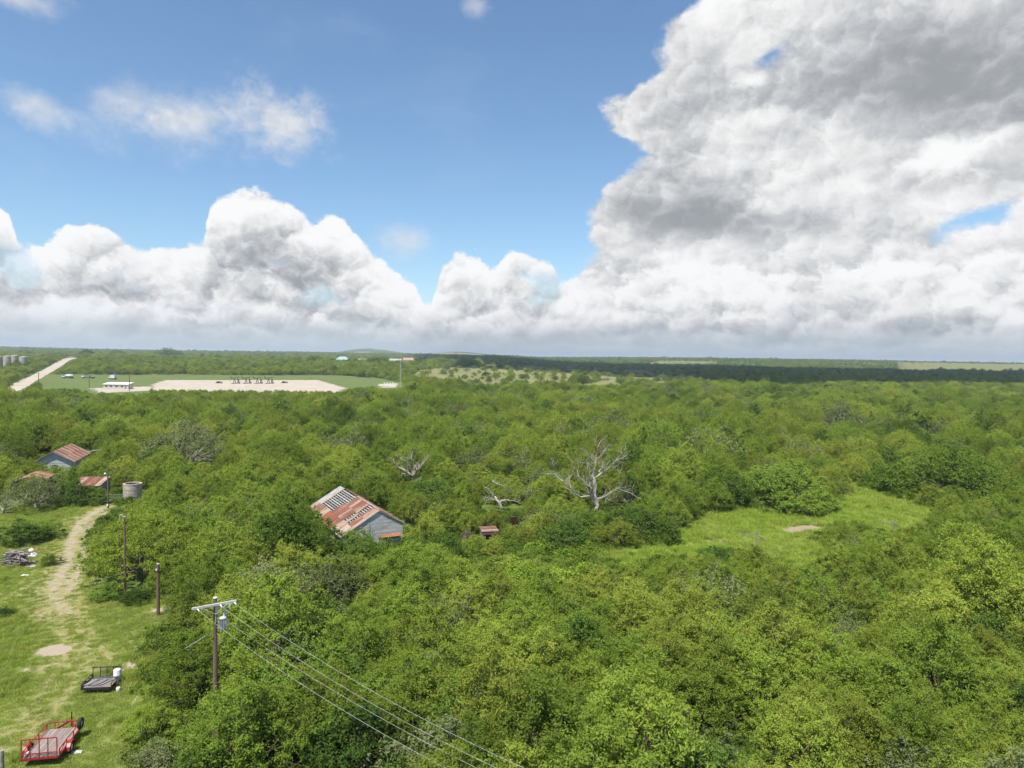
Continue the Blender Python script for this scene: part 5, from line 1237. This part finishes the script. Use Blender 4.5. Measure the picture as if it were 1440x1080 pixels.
# trucks parked on the field
def truck(px, py, lab, mat, L_, rz, box):
    p = ground_at(px, py); o = thing('parked_truck', p, rz, lab, 'truck', 'trucks parked on the green field')
    MB().box((0, 0, 0.85), (L_, 2.2, 0.5)).build('chassis', M['black_steel'], o)
    cb = MB().add([(-L_ / 2, -1.1, 1.1), (-L_ / 2 + 2.4, -1.1, 1.1), (-L_ / 2 + 2.4, -1.05, 3.0), (-L_ / 2 + 0.9, -1.05, 3.0), (-L_ / 2, -1.1, 2.0), (-L_ / 2, 1.1, 1.1), (-L_ / 2 + 2.4, 1.1, 1.1), (-L_ / 2 + 2.4, 1.05, 3.0), (-L_ / 2 + 0.9, 1.05, 3.0), (-L_ / 2, 1.1, 2.0)],
                  [(0, 1, 2, 3, 4), (9, 8, 7, 6, 5), (0, 4, 9, 5), (4, 3, 8, 9), (3, 2, 7, 8), (2, 1, 6, 7), (1, 0, 5, 6)]).build('cab', M[mat], o)
    MB().box((-L_ / 2 + 1.5, -1.12, 2.4), (1.2, 0.05, 0.6)).build('window', M['glass'], cb)
    if box == 'box': MB().box((1.35, 0, 2.45), (L_ - 3.0, 2.4, 2.7)).build('cargo_box', M[mat], o)
    elif box == 'tank': MB().lathe([(0, -(L_ - 3) / 2), (1.1, -(L_ - 3) / 2 + 0.2), (1.1, (L_ - 3) / 2 - 0.2), (0, (L_ - 3) / 2)], 18, (1.35, 0, 2.3), 'X').build('tank', M[mat], o, True)
    else:
        MB().box((1.35, 0, 1.25), (L_ - 3.0, 2.4, 0.2)).build('flatbed', M['timber'], o); MB().box((0.4, 0, 2.1), (2.6, 1.9, 1.5)).build('load', M['timber'], o)
    for x in (-L_ / 2 + 1.3, L_ / 2 - 2.4, L_ / 2 - 1.1):
        for sy in (-1, 1): MB().lathe([(0, sy * 0.16), (0.5, sy * 0.16), (0.52, 0), (0.5, -sy * 0.16), (0, -sy * 0.16)], 14, (x, sy * 1.0, 0.52), 'Y').build('wheel', M['tyre'], o)
truck(95.5, 532, 'white tank truck parked nearest the caliche road', 'white', 9.0, 0.1, 'tank'); truck(124, 532, 'flatbed truck with dark load parked between two white trucks', 'white', 10.5, 0.15, 'flat'); truck(158.5, 533.5, 'white box truck parked behind the long low building', 'white', 8.5, -0.5, 'box')
p = ground_at(162.5, 547); lb = thing('site_building', p, 0.0, 'long low cream building with pale flat roof in the green field', 'building')
MB().box((0, 3.2, 1.5), (16.0, 6.0, 3.0)).build('wall', M['cream'], lb); rf_ = MB().add([(-8.4, -0.3, 3.02), (8.4, -0.3, 3.02), (8.4, 6.7, 4.1), (-8.4, 6.7, 4.1), (-8.4, -0.3, 2.88), (8.4, -0.3, 2.88), (8.4, 6.7, 3.96), (-8.4, 6.7, 3.96)], [(0, 1, 2, 3), (7, 6, 5, 4), (0, 4, 5, 1), (1, 5, 6, 2), (2, 6, 7, 3), (3, 7, 4, 0)]).build('roof', M['white'], lb)
MB().box((0, 6.22, 3.45), (16.0, 0.04, 0.9)).build('rear_wall', M['cream'], lb)
for x in (-6, -3, 0.5, 4): MB().box((x, 0.17, 1.7), (1.2, 0.06, 0.9)).build('window', M['glass'], lb)
MB().box((6.3, 0.17, 1.15), (1.0, 0.06, 2.1)).build('door', M['timber'], lb)
for px, py, h, lab in ((54.5, 549, 10.6, 'dark wooden pole beside the bend of the caliche road'), (125.5, 545, 7.4, 'short dark pole beside the flatbed truck'), (182, 550, 10.0, 'tall dark pole at the end of the long low building'), (8.5, 535, 9.5, 'dark wooden pole in the field below the storage tanks'), (62, 515, 9, 'dark wooden pole on the brush side of the road')):
    o = simple_pole(px, py, h, 0.22, lab)
    MB().box((0, 0, h - 0.5), (2.2, 0.12, 0.14)).build('crossarm', M['polewood'], o)
p = ground_at(563, 545); ms = thing('radio_mast', p, 0, 'slender grey lattice mast above the white pipes', 'mast')
for k in range(3):
    a = k * 2.094; MB().tube([(0.5 * math.cos(a), 0.5 * math.sin(a), 0), (0.22 * math.cos(a), 0.22 * math.sin(a), 19)], 0.05, 5).build('leg', M['grey_paint'], ms)
for k in range(12):
    z = 1 + k * 1.5; r_ = 0.5 - 0.28 * z / 19; MB().tube([(r_, 0, z), (-r_ / 2, r_ * 0.87, z + 0.75), (-r_ / 2, -r_ * 0.87, z + 1.4), (r_, 0, z + 1.5)], 0.04, 4).build('lattice', M['grey_paint'], ms)
for i in range(6):
    p = ground_at(537 + i * 4, 544); o = MB().tube([(0, 0, 0.3), (-3.0, 0.5, 3.4)] if i > 1 else [(-3, 0, 0.8), (3.0, 0.5, 1.2)], 0.28, 8).build('white_pipe', M['white']); o.location = p; tag(o, 'white pipe slanting over the small gravel yard' if i > 1 else 'white pipe lying flat along the small gravel yard', 'pipe', 'slanting white pipes' if i > 1 else 'lying white pipes')
# far houses
def far_house(px, py, w, hw, roof, label, hip=False, dep=11.0):
    p = ground_at(px, py); d = p.y; L_ = w * d / F; h = hw * d / F * 0.5; hr = hw * d / F * 0.5
    o = thing('farm_building', p, 0.12, label, 'house')
    MB().box((0, dep / 2, h / 2), (L_, dep, h)).build('wall', M['cream'], o)
    i_ = L_ * 0.28 if hip else 0.0
    V = [(-L_ / 2 - .5, -.5, h), (L_ / 2 + .5, -.5, h), (L_ / 2 + .5, dep + .5, h), (-L_ / 2 - .5, dep + .5, h), (-L_ / 2 - .5 + i_, dep / 2, h + hr), (L_ / 2 + .5 - i_, dep / 2, h + hr)]
    MB().add(V, [(0, 1, 5, 4), (2, 3, 4, 5), (1, 2, 5), (3, 0, 4), (3, 2, 1, 0)]).build('roof', M[roof], o)
    for k in range(3): MB().box((-L_ * 0.3 + k * L_ * 0.3, -0.04, h * 0.55), (L_ * 0.08, 0.06, h * 0.4)).build('window', M['glass'], o)
far_house(481, 510.5, 18, 9, 'teal_roof', 'far white house with teal hipped roof', True, 14); far_house(509, 509.5, 12, 5, 'galv', 'low pale outbuilding next to the teal-roofed house')
far_house(556, 509.5, 16, 5, 'galv', 'long low pale barn behind the dark tree'); far_house(574, 510, 14, 7, 'red_roof', 'far farmhouse with faded red roof')
far_house(43, 493.8, 20, 4, 'galv', 'long white shed near the skyline above the storage tanks', False, 20); far_house(54, 490.8, 8, 5, 'galv', 'small white building on the skyline behind the long white shed', False, 16)
far_house(1279, 510.5, 11, 4, 'galv', 'white barn on the skyline beside the far tan field', False, 20); far_house(1396, 511.5, 9, 4, 'galv', 'white house on the skyline above the far tan field', False, 18)
far_house(345, 494.6, 12, 3.4, 'galv', 'tiny pale building in the far tree line', False, 18)
# darker trees that stand above the far brush
for i, (px, py, w, k, lab) in enumerate(((442, 512, 22, 'big_dark0', 'dark round tree beside the teal-roofed house'), (468, 511, 14, 'big_dark0', 'small dark tree close against the teal-roofed house'), (497, 511.5, 14, 'big_dark0', 'dark tree between teal house and pale outbuilding'), (532, 512.5, 30, 'big_dark0', 'widest dark tree between the far farm buildings'),
        (122, 501, 26, 'big_dark0', 'dark tree above the head of the caliche road'), (165, 502, 20, 'big_dark0', 'dark flat tree beyond the green field'), (236, 502.5, 34, 'big_dark0', 'broad dark tree mass beyond the green field'), (252, 501, 14, 'big_dark0', 'tall dark tree in the far broad mass'), (620, 514, 30, 'big_mesquite0', 'pale green far tree next to the red-roofed farmhouse'), (650, 514, 26, 'big_green0', 'green far tree at the end of the farm'),
        (820, 542, 24, 'big_green0', 'lone bush on the dry pasture beside another wide bush'), (905, 542, 30, 'big_mesquite0', 'wide lone mesquite on the dry pasture'), (873, 541, 16, 'big_green0', 'small lone round bush on the dry pasture'))):
    hero(k, px, py, 'tree', lab, width=w, rz=i * 1.3, hs=0.8 if w < 25 else 0.6)
# ------------------------------------------------------------------ an unseen high cloud, added above the frame to shade the far brush
def cloud(name, pts, h, thick, label, seed):
    """lumpy flat-based cloud over the given ground shadow outline"""
    rng = np.random.default_rng(seed); k = h / SUNV.z
    P = [(x + SUNV.x * k, y + SUNV.y * k) for x, y in pts]
    A = np.array(P); lo, hi = A.min(0), A.max(0); st = 70.0
    xs = np.arange(lo[0] - st, hi[0] + st, st); ys = np.arange(lo[1] - st, hi[1] + st, st)
    gx, gy = np.meshgrid(xs, ys, indexing='ij')
    wob = np.array([[mnoise.fractal(Vector((a / 400, b / 400, seed)), 0.8, 2.0, 5) for b in ys] for a in xs])
    ins = inpoly(gx + 160 * wob, gy + 160 * np.roll(wob, 3, 0), P)
    V = []; F_ = []; idt = {}; 
    dist = polydist(gx, gy, P + [P[0]])
    for i, j in zip(*np.nonzero(ins)):
        t_ = min(1.0, dist[i, j] / 500) ** 0.5
        idt[(i, j)] = len(V) // 2
        V.append((gx[i, j], gy[i, j], h + thick * t_ * (0.75 + 0.5 * wob[i, j]) + 12)); V.append((gx[i, j], gy[i, j], h - 12 - 20 * t_))
    cells = [(i, j) for (i, j) in idt if (i + 1, j) in idt and (i, j + 1) in idt and (i + 1, j + 1) in idt]; cs = set(cells)
    for i, j in cells:
        a, b, c_, d_ = idt[(i, j)], idt[(i + 1, j)], idt[(i + 1, j + 1)], idt[(i, j + 1)]
        F_.append((2 * a, 2 * b, 2 * c_, 2 * d_)); F_.append((2 * d_ + 1, 2 * c_ + 1, 2 * b + 1, 2 * a + 1))
        for (ni, nj), (p_, q_) in (((i - 1, j), (a, d_)), ((i + 1, j), (c_, b)), ((i, j - 1), (b, a)), ((i, j + 1), (d_, c_))):
            if (ni, nj) not in cs: F_.append((2 * p_, 2 * q_, 2 * q_ + 1, 2 * p_ + 1))
    mt, t, out = newmat('cloud_white'); d = t.new('ShaderNodeBsdfDiffuse'); d.inputs[0].default_value = (0.9, 0.9, 0.9, 1)
    t.l.new(d.outputs[0], out.inputs[0])
    return tag(obj(name, mesh_from(name, V, F_, mt, True)), label, kind='structure')
def edge(px, py):
    p = ground_at(px, py + 2.5, 4.0); return (p.x, p.y)
shade_near = [edge(*q) for q in ((640, 512), (700, 514), (760, 517), (830, 524), (900, 529), (960, 535), (1040, 541), (1120, 544), (1200, 546), (1290, 545), (1380, 540), (1440, 540))]
shade = shade_near + [(1100, 1000), (2000, 1500), (2100, 1850), (1300, 1800), (800, 1950), (300, 2500), (-100, 3300), (-500, 3300)]
cloud('cloud', shade, 2600.0, 320.0, 'unseen white cloud added above the view to shade the far brush', 4)

# ------------------------------------------------------------------ the air: thin even haze
hb = MB(); hb.box((0, 4000, 54.5), (38000, 38000, 115))
mt, t, out = newmat('haze')
pv = t.new('ShaderNodeVolumePrincipled'); pv.inputs['Color'].default_value = (0.80, 0.90, 1.0, 1); pv.inputs['Density'].default_value = HAZE if 'HAZE' in globals() else 0.00011
pv.inputs['Anisotropy'].default_value = 0.2
t.l.new(pv.outputs[0], out.inputs[1])
tag(hb.build('haze', mt), 'thin pale blue summer haze over the land', kind='stuff')
